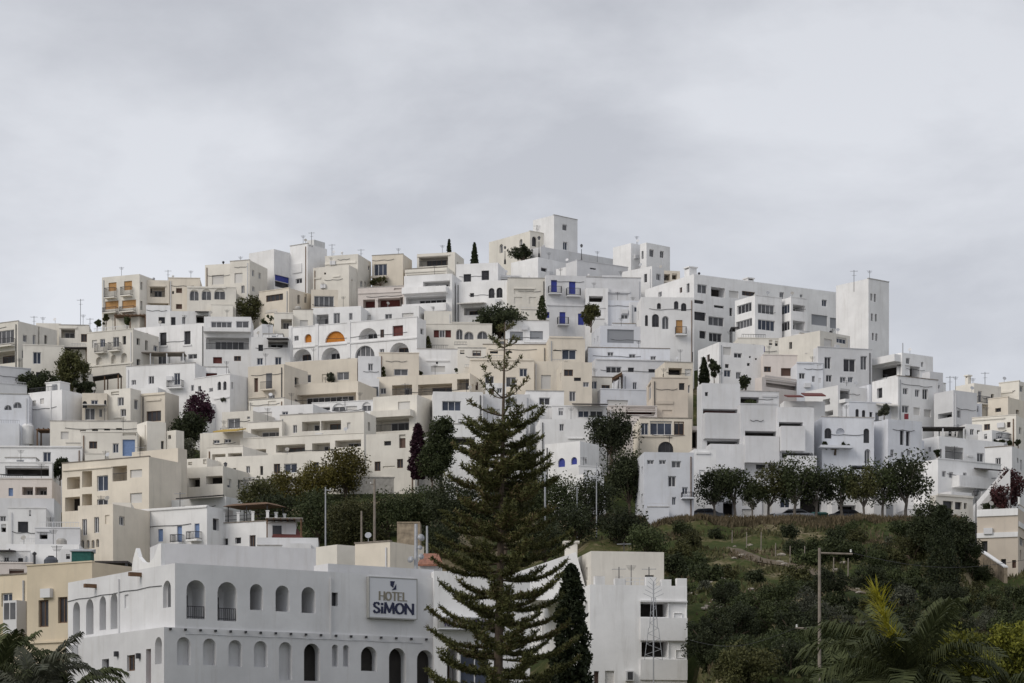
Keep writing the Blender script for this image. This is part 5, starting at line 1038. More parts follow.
struct(link('dry_grass', blades(xg[dry], Yg[dry], zg[dry], .34, .10, 'dry_grass', 'grass_dry')), 'stuff')
# brown grass verge under the road
nv = 16000; vx = nr.uniform(xa, xb, nv); vy = YR - nr.uniform(.02, 5.5, nv)
struct(link('verge_grass', blades(vx, vy, np.array([gz(a, b_) for a, b_ in zip(vx, vy)]), .42, .10, 'verge_grass', 'grass_dry')), 'stuff')
# pale rocks
def rock_mesh(seed):
    r = random.Random(seed); bm_ = MB(); ring = []
    for j, (z, s) in enumerate(((-.2, .9), (.15, 1.), (.45, .8), (.62, .35))):
        ring.append([(s * r.uniform(.75, 1.2) * math.cos(k * .9), s * r.uniform(.75, 1.2) * .8 * math.sin(k * .9), z + r.uniform(-.06, .06)) for k in range(7)])
    for j in range(3):
        for k in range(7): bm_.poly([ring[j][k], ring[j][(k + 1) % 7], ring[j + 1][(k + 1) % 7], ring[j + 1][k]])
    bm_.poly(ring[3]); return bm_.mesh('rock', 'pale_rock')
RM = [rock_mesh(i) for i in range(4)]
rk = ['pale rock beside the white apartment house on the slope', 'pale rock on the slope below the dirt path', 'pale rock at the foot of the slope', 'pale rock on the upper slope']
for i in range(80):
    px, py = pr.choice([(pr.gauss(712, 14), pr.gauss(595, 16)), (pr.uniform(690, 860), pr.uniform(545, 600)), (pr.gauss(770, 20), pr.gauss(660, 8)), (pr.uniform(700, 960), pr.uniform(540, 650))])
    if px < 690: continue
    p = slope_pt(px, py); o = link('rock', RM[i % 4], None, p)
    z_ = 0 if px < 745 and py > 560 else 3 if py < 560 else 2 if py > 630 else 1
    tag(o, rk[z_], 'rock', rk[z_].replace('rock', 'rocks')); s_ = pr.uniform(.18, .5); o.scale = (s_, s_, s_ * .8); o.rotation_euler.z = pr.uniform(0, 6)

# ------------------------------------------------------------------ the great Norfolk pine
def norfolk():
    Y = 122.; s = mpp(Y); nr.seed(5); r = random.Random(9)
    base = P(497, 800, Y); tipz = P(0, 322, Y).z; b0 = Vector((base.x, Y, 3.2)); Ht = tipz - b0.z
    R = root('norfolk_pine', b0, 'tall dark Norfolk pine with whorled branches in front of the hotel', 'tree')
    lean = P(505, 330, Y).x - b0.x
    def tx(h): return lean * h / Ht
    mb = MB(); hs = [(-1.5, .30), (0, .27), (Ht * .3, .20), (Ht * .6, .13), (Ht * .85, .06), (Ht, .02)]
    mb.tube([(tx(h), 0, h) for h, _ in hs], [q for _, q in hs], 10); link('trunk', mb.mesh('trunk', 'bark', smooth=True), R)
    # (row of the whorl on the stem, half reach in pixels, upward sweep, fullness)
    wh = [(331, 9, .5, .4), (347, 20, .45, .5), (371, 21, .7, .55), (398, 34, .6, .8), (415, 38, .25, .8), (430, 42, .2, .75), (444, 44, .12, .8), (456, 46, .1, .85), (467, 48, .1, .9), (479, 50, .1, .9)]
    y = 490
    while y < 770:
        wh.append((y, interp(y, [490, 530, 545, 600, 660, 760], [52, 56, 68, 74, 74, 70]), .08 if y < 535 else .12, interp(y, [490, 530, 550, 640, 760], [.8, .75, .64, .62, .75]))); y += r.uniform(12, 16) if y < 535 else r.uniform(14, 19)
    n_pts = []; n_dir = []; n_len = []
    wd = MB()
    for wi, (py, reach, sweep, full) in enumerate(wh):
        h0 = P(0, py, Y).z - b0.z; Lr = reach * s; top = py < 425
        k = 4 if top else 6; ph = r.uniform(0, 6.28)
        for j in range(k):
            az = ph + j * 6.283 / k + r.uniform(-.2, .2); L_ = Lr * r.choice([.62, .8, .9, .95, 1., 1.05, 1.1]); hh = h0 + r.uniform(-.25, .25) * (.15 if top else 1)
            ca, sa = math.cos(az), math.sin(az)
            def bp_(t): return Vector((tx(hh) + ca * L_ * t, sa * L_ * t, hh + L_ * (sweep * t * t * 1.2 + (.0 if top else -.18 * t + .26 * t ** 3))))
            pp = [bp_(i / 6) for i in range(7)]
            wd.tube(pp, [max(.012, .05 * (1 - i / 8) * min(1, L_ / 2)) for i in range(7)], 4, cap=False)
            m0 = int(L_ * (1 - (.3 if top else .1)) * (70 if top else 95)); rr_ = .085 if top else .13      # needle sleeve along the bough itself
            for u_ in nr.uniform(.3 if top else .1, 1, m0):
                c = bp_(u_); d = Vector(nr.normal(size=3)); d.z = abs(d.z) * .8; d.normalize(); n_pts.append(c + d * rr_ * r.uniform(.2, 1) * min(1, .3 + u_) * (1.35 if top and u_ > .75 else 1)); n_dir.append(d)
            st = .72 if top else .2
            nb = max(2, int(L_ * (1 - st) / (.135 if not top else .2)))
            for q in range(nb):
                t = st + (1 - st) * (q + .5) / nb; c = bp_(t); fw = (bp_(min(1, t + .05)) - bp_(t - .05)).normalized()
                for sd in (-1, 1):
                    lat = Vector((-fw.y, fw.x, 0)).normalized() * sd
                    d = (lat * .8 + fw * .55 + Vector((0, 0, r.uniform(.05, .55)))).normalized()
                    bl = (.3 if top else .95 * (1.05 - .55 * t)) * full * r.uniform(.6, 1.2) * min(1, .35 + L_ / 3)
                    m_ = max(4, int(bl / .035 * 2.0))
                    tt = nr.uniform(0, 1, m_)
                    for u_ in tt:
                        n_pts.append(c + d * bl * u_ + Vector((0, 0, .12 * bl * u_ * u_))); n_dir.append(d)
    link('branches', wd.mesh('branch', 'bark'), R).name = 'branch'
    C = np.array([tuple(v) for v in n_pts]); Dd = np.array([tuple(v) for v in n_dir]); n = len(C)
    o = nr.normal(size=(n, 3)) + Dd * .9 + np.array([0, 0, .25]); o /= np.linalg.norm(o, axis=1)[:, None]
    sd = np.cross(o, nr.normal(size=(n, 3))); sd /= np.linalg.norm(sd, axis=1)[:, None]
    ln = nr.uniform(.10, .20, n)[:, None]; wd_ = .027
    V = np.stack([C - sd * wd_, C + sd * wd_, C + o * ln + sd * wd_ * .4, C + o * ln - sd * wd_ * .4], 1)
    link('crown', raw_mesh('crown', V.reshape(-1, 3), 4, 'needle'), R); print('needles', n)
norfolk()

# ------------------------------------------------------------------ palms
def palm(label, px, py, Y, L_, nf, seed, base, new=False, up=.6, mat='leaf_palm', spec=None):
    r = random.Random(seed); nr.seed(seed); c = P(px, py, Y); R = root('palm_tree', (c.x, c.y, base), label, 'palm tree'); h = c.z - base
    mb = MB(); mb.tube([(0, 0, -.5), (.05, 0, h * .5), (0, 0, h)], [.24, .2, .17], 9); link('trunk', mb.mesh('trunk', 'bark'), R)
    fronds = spec or [(i * 2.399 + r.uniform(-.3, .3), r.uniform(.1, 1.25), r.uniform(.8, 1.15)) for i in range(nf)]
    for az, el, ls in fronds:
        V = []; l = L_ * ls; rb = MB(); pts = []
        for i in range(15):
            t = i / 14; a = el - (1.25 * t ** 1.5) * (1.1 if el < 1.1 else .45)
            if i == 0: p = Vector((0, 0, h))
            else: p = p + Vector((math.cos(az) * math.cos(a), math.sin(az) * math.cos(a), math.sin(a))) * l / 14
            pts.append(p.copy())
        rb.tube(pts, [max(.006, .028 * (1 - i / 15)) for i in range(15)], 4, cap=False)
        side = Vector((-math.sin(az), math.cos(az), 0))
        nl = 46
        for q in range(nl):
            t = .12 + .88 * q / nl; f = t * 14; i = min(13, int(f)); p = pts[i].lerp(pts[i + 1], f - i); fw = (pts[i + 1] - pts[i]).normalized()
            ll = l * .30 * math.sin(math.pi * (.12 + .8 * t)) ** .8
            for sd in (-1, 1):
                d = (side * sd * .75 + fw * .65 + Vector((0, 0, .12 + r.uniform(-.15, .15)))).normalized(); w_ = fw * .03
                m_ = p + d * ll * .55 + Vector((0, 0, .02)); e_ = p + d * ll - Vector((0, 0, ll * r.uniform(.25, .6)))
                V += [p - w_, p + w_, m_ + w_, m_ - w_, m_ - w_, m_ + w_, e_ + w_ * .1, e_ - w_ * .1]
        fo = link('frond', raw_mesh('frond', np.array([tuple(v) for v in V]), 4, mat), R); link('stalk', rb.mesh('stalk', 'leaf_palm'), fo)
    if new:                                                   # the pale unopened spear leaf
        V = []; tip = P(876, 590, Y); tip = Vector((tip.x - c.x, 0, tip.z - base)); a0 = Vector((0, 0, h))
        for q in range(420):
            t = r.uniform(.35, 1); p = a0.lerp(tip, t); d = Vector((r.gauss(0, .5) - .4, r.gauss(0, .5), r.uniform(-.2, .9))).normalized(); ll = r.uniform(.25, .65) * (1.15 - .45 * abs(t - .7)); w_ = Vector((.02, .02, 0))
            V += [p - w_, p + w_, p + d * ll + w_ * .2, p + d * ll - w_ * .2]
        link('young_frond', raw_mesh('young_frond', np.array([tuple(v) for v in V]), 4, 'leaf_new'), R)
    return R
palm('big dark palm with a bright yellow young frond at the lower right', 908, 688, 72, 3.3, 24, 3, 0.5, new=True)
palm('lower dark palm at the bottom right corner', 1000, 722, 66, 2.6, 16, 4, 0.3)
palm('feathery palm below the grey pole', 850, 700, 76, 2.6, 14, 8, 0.6)
palm('grey green palm between the corner palm and the yellow house', 34, 694, 90, 2.6, 22, 15, 1.0, mat='leaf_grey')
palm('dark palm at the bottom left corner', -4, 684, 92, 2.8, 24, 5, 1.0)
palm('bushy palm in front of the yellow house and the hotel', 66, 700, 94, 2.5, 18, 6, 1.0)
palm('low palm at the foot of the hotel left wing', 104, 712, 98, 2.0, 14, 7, 1.0)

# ------------------------------------------------------------------ poles, lamps, aerials
def pole(label, px, yt, yb, Y, r=.11, mat='wood_grey', arms=(), name='utility_pole', cat='pole'):
    b_ = P(px, yb, Y); h = (yb - yt) * mpp(Y); R = root(name, b_, label, cat)
    mb = MB(); mb.tube([(0, 0, -.8), (0, 0, h)], [r, r * .75], 9); link('pole', mb.mesh('pole', mat), R)
    for py, l0, l1 in arms:
        z = (yb - py) * mpp(Y); mb = MB(); mb.tube([(l0 * mpp(Y), 0, z), (l1 * mpp(Y), 0, z - .05)], .05, 6); link('arm', mb.mesh('arm', mat), R)
        for xx in (l0, l1):
            if abs(xx) > 3:
                mb = MB(); mb.lathe((xx * mpp(Y) * .95, 0, z), [(.03, .02), (.05, .05), (.04, .10), (.05, .13), (.02, .17)], 8); link('insulator', mb.mesh('insulator', 'bulb_glass'), R)
    return R
pole('tall grey utility pole with crossarms standing on the slope', 819.5, 548, 700, 118, .09, 'wood_grey', ((553, 0, 33), (628, -24, 0)))
pole('slim pale lamp pole in front of the dark trees on the bank', 325.5, 487, 548, 214, .07, 'steel', ((490, 0, 5),))
pole('short wooden pole behind the cream annex', 361.5, 511, 552, 206, .10, 'wood_grey')
pole('tall wooden double pole behind the cream annex', 374.5, 479, 552, 207, .12, 'wood_grey', ((484, -4, 1),))
pole('short white post at the end of the stone wall', 427, 526, 556, 190, .10, 'steel')
pole('thin mast behind the pine to its right', 577, 487, 535, 232, .06, 'steel', name='mast', cat='mast')
pole('thin mast beside the white stair wall', 596.5, 463, 535, 231, .06, 'steel', name='mast', cat='mast')
pole('pale post among the pine branches', 545, 470, 545, 226, .10, 'steel', name='post', cat='post')
pole('dark mast on the yellowish house roof', 692.5, 352, 390, 312, .08, 'iron', name='mast', cat='mast')
pole('tall pale flag mast on the deep roof terrace', 902.8, 343, 378, 311, .08, 'steel', name='mast', cat='mast')
pole('thin mast standing on the roof of the white lower house', 930, 465, 482, 263, .05, 'iron', name='mast', cat='mast')
def lamp(label, px, yt, yb, Y, mat='iron'):
    b_ = P(px, yb, Y); h = (yb - yt) * mpp(Y); R = root('street_lamp', b_, label, 'street lamp'); k = min(1., h / 3.2)
    mb = MB(); mb.lathe((0, 0, -.3), [(.16, 0), (.14, .6), (.07, .75), (.05, h * .5), (.045, h - .55 * k)], 9); link('post', mb.mesh('post', mat), R)
    mb = MB(); z = h - .62 * k; mb.lathe((0, 0, z), [(.08 * k, 0), (.2 * k, .08 * k), (.26 * k, .38 * k)], 6); lt = link('lantern', mb.mesh('lantern', 'glass_grey'), R)
    mb = MB(); mb.lathe((0, 0, z + .38 * k), [(.3 * k, 0), (.24 * k, .1 * k), (.08 * k, .2 * k), (.02, .26 * k)], 6); link('cap', mb.mesh('cap', mat), lt)
lamp('black street lamp in front of the white corner house', 680, 483, 521, 242.2)
lamp('short black lamp left of the white corner house lamp', 665, 495, 521, 243.5)
lamp('tall street lamp beside the white stair at the right', 976, 489, 548, 224)
lamp('lamp on the long retaining wall below the bell tower', 581.5, 244, 262, 362)
lamp('lamp at the wall end beside the church wing', 539, 236, 256, 366)
lamp('lamp on the cream apartments above the garages', 225.5, 462, 486, 262)
lamp('lamp in front of the cream garage porch', 125, 523, 552, 222)
lamp('lamp low on the retaining wall near the spiky shrub', 505, 246, 262, 366)
def aerial(label, px, yt, yb, Y):
    b_ = P(px, yb, Y); h = (yb - yt) * mpp(Y); R = root('tv_aerial', b_, label, 'aerial')
    mb = MB(); mb.tube([(0, 0, -1.), (0, 0, h)], .035, 5); link('pole', mb.mesh('pole', 'iron'), R)
    mb = MB(); mb.tube([(-.5, .1, h - .15), (.5, -.1, h - .15)], .02, 4)
    for i in range(7): x = -.45 + i * .15; mb.tube([(x, -.3, h - .15), (x, .3, h - .15)], .012, 4)
    mb.tube([(-.25, .1, h - .7), (.3, 0, h - .7)], .018, 4); link('antenna', mb.mesh('antenna', 'steel'), R)
for a in (('tall aerial above the small loggia house on the left skyline', 80.5, 299, 328, 338), ('tall aerial on the white roof cube', 311.5, 232, 246, 393), ('small aerial on the tan house roof', 168, 270, 283, 371), ('aerial on the pale cream house roof', 361, 249, 258, 368),
          ('thin aerial above the church wing', 537, 225, 235, 371), ('aerial above the cream iron balcony house', 985, 372, 388, 306), ('aerial beside the stubby roof chimney', 950, 376, 394, 296), ('small aerial above the far left cream house', 34, 316, 326, 340),
          ('aerial on the wide dark loggia house roof corner', 90, 318, 330, 337), ('aerial on the cream corner apartments', 405, 383, 398, 288), ('aerial on the beige arched balcony house', 140, 446, 460, 250), ('aerial over the four blue window house', 180, 492, 510, 222),
          ('aerial on the grey flank end of the roof cube house', 332, 244, 254, 372), ('left aerial on the white apartment house roof', 619, 567, 583, 176), ('right aerial on the white apartment house roof', 649, 567, 583, 176), ('aerial on the cream penthouse', 624, 542, 553, 181), ('aerial on the tower block roof edge', 854, 270, 284, 322),
          ('aerial on the white awning terrace near the pine', 455, 340, 352, 330), ('aerial above the two long loggias', 345, 398, 414, 286), ('aerial on the pale lilac house', 809, 352, 365, 312), ('aerial over the deep shaded loggia house', 958, 424, 438, 282)):
    aerial(*a)
# mast with satellite dishes and coloured lamps on the hotel roof
R = root('dish_mast', P(416, 572, 158), 'grey mast with satellite dishes on the hotel roof', 'mast'); s = mpp(158)
mb = MB(); mb.tube([(0, 0, -1), (0, 0, 48 * s)], [.14, .10], 8); link('pole', mb.mesh('pole', 'steel'), R)
for dx, dz, rr in ((5, 34, .24), (-5, 12, .22), (5, 15, .20), (4, 24, .16)):
    mb = MB(); mb.lathe((0, 0, 0), [(.02, -.12), (rr * .6, -.08), (rr * .9, 0), (rr, .05)], 14)
    o = link('dish', mb.mesh('dish', 'steel', smooth=True), R, (dx * s, -.2, dz * s)); o.rotation_euler = (rad(75), 0, rad(dx * 6))
    ab = MB(); ab.tube([(0, 0, 0), (dx * -.8 * s, 0, 0)], .025, 5); link('bracket', ab.mesh('bracket', 'steel'), R, (dx * s, -.1, dz * s))
# lattice tree of wires on the apartment house
R = root('wire_mast', P(653.5, 690, 169.5), 'thin white lattice mast shaped like a fir on the balcony front', 'mast'); s = mpp(169.5)
mb = MB(); mb.tube([(0, 0, -.5), (0, 0, 108 * s)], .05, 6)
for z0_, z1_, w0, w1 in ((30, 62, 9, 5), (62, 92, 4, 2)):
    for sx in (-1, 1): mb.tube([(sx * w0 * s, 0, z0_ * s), (sx * w1 * s, 0, z1_ * s)], .022, 4)
    for i in range(6):
        t, t2 = i / 6, (i + 1) / 6; wa, wb = w0 + (w1 - w0) * t, w0 + (w1 - w0) * t2; sg_ = 1 if i % 2 else -1
        mb.tube([(-sg_ * wa * s, 0, (z0_ + (z1_ - z0_) * t) * s), (sg_ * wb * s, 0, (z0_ + (z1_ - z0_) * t2) * s)], .016, 4)
link('lattice', mb.mesh('lattice', 'steel'), R)
mb = MB()
for i in range(5):
    z = (92 + i * 4) * s; w_ = (10 - i * 1.6) * s; mb.tube([(-w_, 0, z + .3), (0, 0, z), (w_, 0, z + .3)], .015, 4)
link('spray', mb.mesh('spray', 'steel'), R)
# wires from the slope pole
for i, (za, xe, ye, ze) in enumerate(((553, 1045, 112, 556), (628, 690, 150, 640))):
    a_, b_ = P(852 if i == 0 else 796, za, 118), P(xe, ze, ye); mb = MB()
    mb.tube([a_.lerp(b_, t / 10) - Vector((0, 0, .6 * math.sin(math.pi * t / 10))) for t in range(11)], .009, 4)
    tag(link('power_line', mb.mesh('power_line', 'iron')), ['power line running right from the grey slope pole', 'power line running left from the grey slope pole'][i], 'wire')
# fence posts along the path
for i in range(9):
    px = 732 + i * 14.5; p = slope_pt(px, path_y(px) - 7)
    R = root('fence_post', p, f'thin wooden fence post along the dirt path, {["leftmost", "second from the left", "third from the left", "fourth from the left", "middle one", "fourth from the right", "third from the right", "second from the right", "rightmost"][i]}', 'post', 'fence posts along the path')
    mb = MB(); mb.tube([(0, 0, -.4), (.02, 0, 1.1 + .3 * (i % 3))], [.06, .045], 6); link('post', mb.mesh('post', 'wood_grey'), R)

# ------------------------------------------------------------------ terraces, pergolas, cars and other small things
def pergola(label, x0, x1, ytop, yfoot, Y, mat='wood_brown', post='wood_brown', dp=2.6, n=3, name='pergola', tilt=0.):
    a_, b_ = P(x0, yfoot, Y), P(x1, yfoot, Y); h = (yfoot - ytop) * mpp(Y); R = root(name, a_, label, 'pergola'); w_ = b_.x - a_.x
    mb = MB(); mb.hexa([(0, 0, h), (w_, 0, h + tilt), (w_, dp, h + tilt), (0, dp, h), (0, 0, h + .14), (w_, 0, h + .14 + tilt), (w_, dp, h + .14 + tilt), (0, dp, h + .14)]); link('canopy', mb.mesh('canopy', mat), R)
    for i in range(n):
        for yy in (.12, dp - .12):
            x = .12 + (w_ - .24) * i / (n - 1); mb = MB(); mb.box((x, yy, -1.), (.14, .14, h + 1. + tilt * i / (n - 1))); link('post', mb.mesh('post', post), R)
    if mat in ('dark_awning', 'wood_grey'): return R
    mb = MB(); k = max(4, int(w_ / .5))
    for i in range(k): mb.box((w_ * (i + .5) / k, dp / 2, h + .141 + tilt * (i + .5) / k), (.07, dp + .3, .1))
    link('rafters', mb.mesh('rafter', mat), R).name = 'rafter'
    return R
pergola('dark timber pergola on the roof terrace under the orange blind block', 114, 146, 315.5, 329, 341)
pergola('grey canopy over the enclosed terrace of the three balcony window house', 133, 184, 353, 366, 318, 'wood_grey', 'frame_white', n=4)
pergola('dark awning over the ivy at the upper left', 62, 88, 348, 372, 322, 'dark_awning', 'wood_brown', n=2)
pergola('dark terrace awning beside the little cream house', 90, 119, 378, 394, 310, 'dark_awning', 'wood_brown', tilt=.5)
pergola('dark flat awning at the far left edge', -6, 19, 434, 448, 289, 'dark_awning', 'wood_brown')
pergola('brown timber pergola on the white terrace', 36, 65, 430, 448, 287)
pergola('dark timber canopy beside the narrow arch house', 51, 79, 534, 548, 222)
pergola('black flat pergola with a white post at the right', 921, 965, 428, 440, 281, 'dark_awning', 'frame_white')
pergola('dark roof terrace pergola beside the blue arches', 731, 758, 328, 342, 330, 'dark_awning', 'iron', n=2)
pergola('flat dark canopy on the roof above the yellow house', 84, 128, 563, 572, 166, 'dark_awning', 'iron', n=3)
# gazebo roof and white pillars on the terrace of the balustraded house
gw, gd, gt = gaz.w, gaz.d, gaz.zt
b0 = Vector(gaz.q(0, 0, gt)); R = root('gazebo', b0, 'dark gazebo roof over the balustraded terrace', 'gazebo')
def gq(u, v, z): return Vector(gaz.q(u, v, gt + z)) - b0
mb = MB(); e_ = .1; dl_ = min(gd, 4.6)
mb.hexa([gq(-e_, -e_, 1.5), gq(gw + e_, -e_, 1.5), gq(gw + e_, dl_, 1.5), gq(-e_, dl_, 1.5), gq(gw * .2, .6, 1.75), gq(gw * .8, .6, 1.75), gq(gw * .8, dl_ - .6, 1.75), gq(gw * .2, dl_ - .6, 1.75)]); link('canopy', mb.mesh('canopy', 'wood_brown'), R)
for u, v in ((.2, .2), (gw - .2, .2), (.2, dl_ - .4), (gw - .2, dl_ - .4), (.2, dl_ * .5)): mb = MB(); mb.tube([gq(u, v, -.5), gq(u, v, 1.51)], .05, 6); link('post', mb.mesh('post', 'iron'), R)
R = root('balustrade', b0, 'white pillared balustrade round the gazebo terrace', 'balustrade')
for u, v in ((.1, .1), (.1, 1.6), (.1, 3.1), (.1, 4.6), (.1, 6.1), (gw * .5, .1), (gw - .1, .1)):
    c_ = gq(u, v, 0); mb = MB(); mb.box((c_.x, c_.y, .003), (.24, .24, .85)); mb.box((c_.x, c_.y, .853), (.32, .32, .08)); link('pillar', mb.mesh('pillar', 'plaster_W'), R)
for z in (.3, .65): mb = MB(); mb.tube([gq(.1, 6.1, z), gq(.1, .1, z)], .025, 4); mb.tube([gq(.1, .1, z), gq(gw - .1, .1, z)], .025, 4); link('rail', mb.mesh('rail', 'iron'), R)
# red lean-to roof
s = mpp(206); R = root('tiled_roof', P(272, 538, 206), 'small sloping red tiled roof behind the grey hotel roof', 'roof')
mb = MB(); w_ = 31 * s; mb.hexa([(0, 0, 0), (w_, 0, -.1), (w_ * .75, 2.5, .9), (0, 2.5, .9), (0, 0, .12), (w_, 0, .02), (w_ * .75, 2.5, 1.02), (0, 2.5, 1.02)]); link('tiles', mb.mesh('tiles', 'red_cloth'), R)
mb = MB(); mb.box((w_ / 2, 1.3, -1.2), (w_ * .9, 2.2, 1.25)); link('wall', mb.mesh('wall', 'plaster_C'), R)
s = mpp(164); R = root('tiled_roof', P(417, 566, 164), 'small orange tiled roof beside the satellite dish mast', 'roof')
mb = MB(); mb.hexa([(0, 0, 0), (26 * s, 0, 0), (20 * s, 3, 1.0), (5 * s, 3, 1.0), (0, 0, .12), (26 * s, 0, .12), (20 * s, 3, 1.12), (5 * s, 3, 1.12)]); link('tiles', mb.mesh('tiles', 'terracotta'), R)
mb = MB(); mb.box((13 * s, 1.6, -2), (22 * s, 2.4, 2.05)); link('wall', mb.mesh('wall', 'plaster_W'), R)
# slanting timber roof on the pale blue gabled house
s = mpp(305); R = root('lean_to', P(600, 389, 306), 'slanting brown lean to roof on the pale blue house', 'roof')
mb = MB(); w_ = 22 * s; mb.hexa([(0, -.4, .2), (w_, -.4, 1.75), (w_, 2.4, 1.75), (0, 2.4, .2), (0, -.4, .45), (w_, -.4, 2.0), (w_, 2.4, 2.0), (0, 2.4, .45)]); link('rafter', mb.mesh('rafter', 'wood_brown'), R)
mb = MB(); mb.hexa([(-.1, -.5, .452), (w_, -.5, 2.02), (w_, 2.5, 2.02), (-.1, 2.5, .452), (-.1, -.5, .58), (w_, -.5, 2.14), (w_, 2.5, 2.14), (-.1, 2.5, .58)]); link('covering', mb.mesh('covering', 'pale_awning'), R)
for i in range(3): mb = MB(); mb.box((w_ * (.35 + .28 * i), 0, -1), (.16, .16, 1.5 + w_ * .02 + .45 * i)); link('post', mb.mesh('post', 'frame_white'), R)
# stone and concrete retaining walls on the bank
def wallthing(label, pts, h, th, mat, name='retaining_wall', cat='wall', dn=2.5, coping=None):
    b0 = Vector(pts[0]); R = root(name, b0, label, cat); mb = MB(); cp = MB()
    for i in range(len(pts) - 1):
        a_, b_ = Vector(pts[i]) - b0, Vector(pts[i + 1]) - b0; nn = Vector((-(b_ - a_).y, (b_ - a_).x, 0)).normalized() * th
        mb.hexa([a_ - Vector((0, 0, dn)), b_ - Vector((0, 0, dn)), b_ + nn - Vector((0, 0, dn)), a_ + nn - Vector((0, 0, dn)), a_ + Vector((0, 0, h)), b_ + Vector((0, 0, h)), b_ + nn + Vector((0, 0, h)), a_ + nn + Vector((0, 0, h))])
        n2 = nn.normalized() * .06
        cp.hexa([a_ - n2 + Vector((0, 0, h + .003)), b_ - n2 + Vector((0, 0, h + .003)), b_ + nn + n2 + Vector((0, 0, h + .003)), a_ + nn + n2 + Vector((0, 0, h + .003))] + [a_ - n2 + Vector((0, 0, h + .1)), b_ - n2 + Vector((0, 0, h + .1)), b_ + nn + n2 + Vector((0, 0, h + .1)), a_ + nn + n2 + Vector((0, 0, h + .1))])
    link('masonry', mb.mesh('masonry', mat), R); link('coping', cp.mesh('coping', coping or mat), R)
wallthing('long grey concrete wall on top of the wooded bank', [P(222, 486, 262.5), P(330, 482, 262), P(440, 483, 263)], .5, .4, 'concrete', dn=2)
wallthing('rough brown stone wall at the end of the wooded bank', [P(397, 541, 205), P(420, 541, 205)], (541 - 523) * mpp(205), 3., 'stone')
wallthing('white edged retaining wall stepping down the lower right slope', [P(957, 538, 226), P(972, 548, 222), P(985, 556, 218), P(1004, 569, 212)], .12, .3, 'stone', dn=1.2, coping='plaster_W')
# white outdoor stair at the right
R = root('outdoor_stair', P(978, 512, 247), 'white outdoor stair climbing along a wall at the right', 'stair'); s = mpp(247)
mb = MB()
for i in range(14): x0_ = i * 2.25 * s; mb.box((x0_ + 1.2 * s, 1.0 + i * .05, -1), (2.3 * s, 2.0, 1 + (i + 1) * 2.6 * s))
link('steps', mb.mesh('steps', 'plaster_W'), R)
for yy, nm in ((-.15, 'parapet'), (2.6, 'parapet')):
    mb = MB(); dz = .9 if yy > 0 else .55; w_ = 32 * s; hh = 37 * s
    mb.hexa([(0, yy, -1), (w_, yy, -1), (w_, yy + .2, -1), (0, yy + .2, -1), (0, yy, dz), (w_, yy, hh + dz), (w_, yy + .2, hh + dz), (0, yy + .2, dz)]); link(nm, mb.mesh(nm, 'plaster_W'), R)
# parked cars
def car(label, px, Y, body, rz=0.):
    p = P(px, 0, Y); R = root('parked_car', (p.x, Y, ZR), label, 'car'); R.rotation_euler.z = rz
    prof = [(-2.05, .32), (-2.1, .62), (-1.95, .86), (-1.2, .93), (-.55, 1.36), (.75, 1.42), (1.5, .98), (2.0, .9), (2.1, .55), (2.05, .3)]
    mb = MB(); hw = .82
    def wv(x, z): return hw - (.16 if z > 1.2 else 0)
    for i in range(len(prof)):
        a_, b_ = prof[i], prof[(i + 1) % len(prof)]
        mb.poly([(a_[0], -wv(*a_), a_[1]), (b_[0], -wv(*b_), b_[1]), (b_[0], wv(*b_), b_[1]), (a_[0], wv(*a_), a_[1])])
    for sd in (-1, 1): mb.poly([(x, sd * wv(x, z), z) for x, z in prof])
    link('body', mb.mesh('body', body), R)
    for pts in ([(-1.08, .97), (-.5, 1.3), (.05, 1.34), (.05, .97)], [(.12, .97), (.12, 1.34), (.72, 1.36), (1.35, .98)]):
        for sd in (-1, 1): mb = MB(); mb.poly([(x, sd * (hw + .004 - (.15 if z > 1.2 else 0)), z) for x, z in pts]); link('side_window', mb.mesh('side_window', 'glass_dark'), R)
    for x in (-1.3, 1.3):
        for sd in (-1, 1):
            mb = MB(); mb.tube([(x, sd * .66, .32), (x, sd * .86, .32)], .32, 16); w_ = link('wheel', mb.mesh('tyre', 'tyre'), R)
            mb = MB(); mb.tube([(x, sd * .861, .32), (x, sd * .875, .32)], .19, 12); link('rim', mb.mesh('rim', 'steel'), w_)
    for sd in (-1, 1):
        mb = MB(); mb.box((-2.08, sd * .6, .62), (.06, .3, .14)); link('headlight', mb.mesh('headlight', 'bulb_glass'), R)
car('silver parked car between the round trees on the road', 793, 247.5, 'car_silver'); car('dark parked car before the long white wall', 848, 248, 'car_dark', 3.14); car('white parked car behind the first round trees', 776, 250.3, 'car_white', .05); car('dark parked car beside the white corner house', 703, 247.2, 'car_dark')
# green container
p = P(812, 0, 248.5); R = root('waste_container', (p.x, p.y, ZR), 'big green waste container among the round trees', 'container')
mb = MB(); mb.hexa([(0, 0, .15), (1.5, 0, .15), (1.5, .9, .15), (0, .9, .15), (-.1, -.1, 1.1), (1.6, -.1, 1.1), (1.6, 1., 1.1), (-.1, 1., 1.1)]); link('body', mb.mesh('body', 'green_tarp'), R)
mb = MB(); mb.hexa([(-.14, -.14, 1.105), (1.64, -.14, 1.105), (1.64, 1.04, 1.105), (-.14, 1.04, 1.105), (.1, .3, 1.3), (1.4, .3, 1.3), (1.4, 1.0, 1.34), (.1, 1.0, 1.34)]); link('lid', mb.mesh('lid', 'green_tarp'), R)
for x in (.15, 1.35): mb = MB(); mb.tube([(x, -.02, .1), (x, .1, .1)], .1, 10); link('wheel', mb.mesh('wheel', 'tyre'), R)
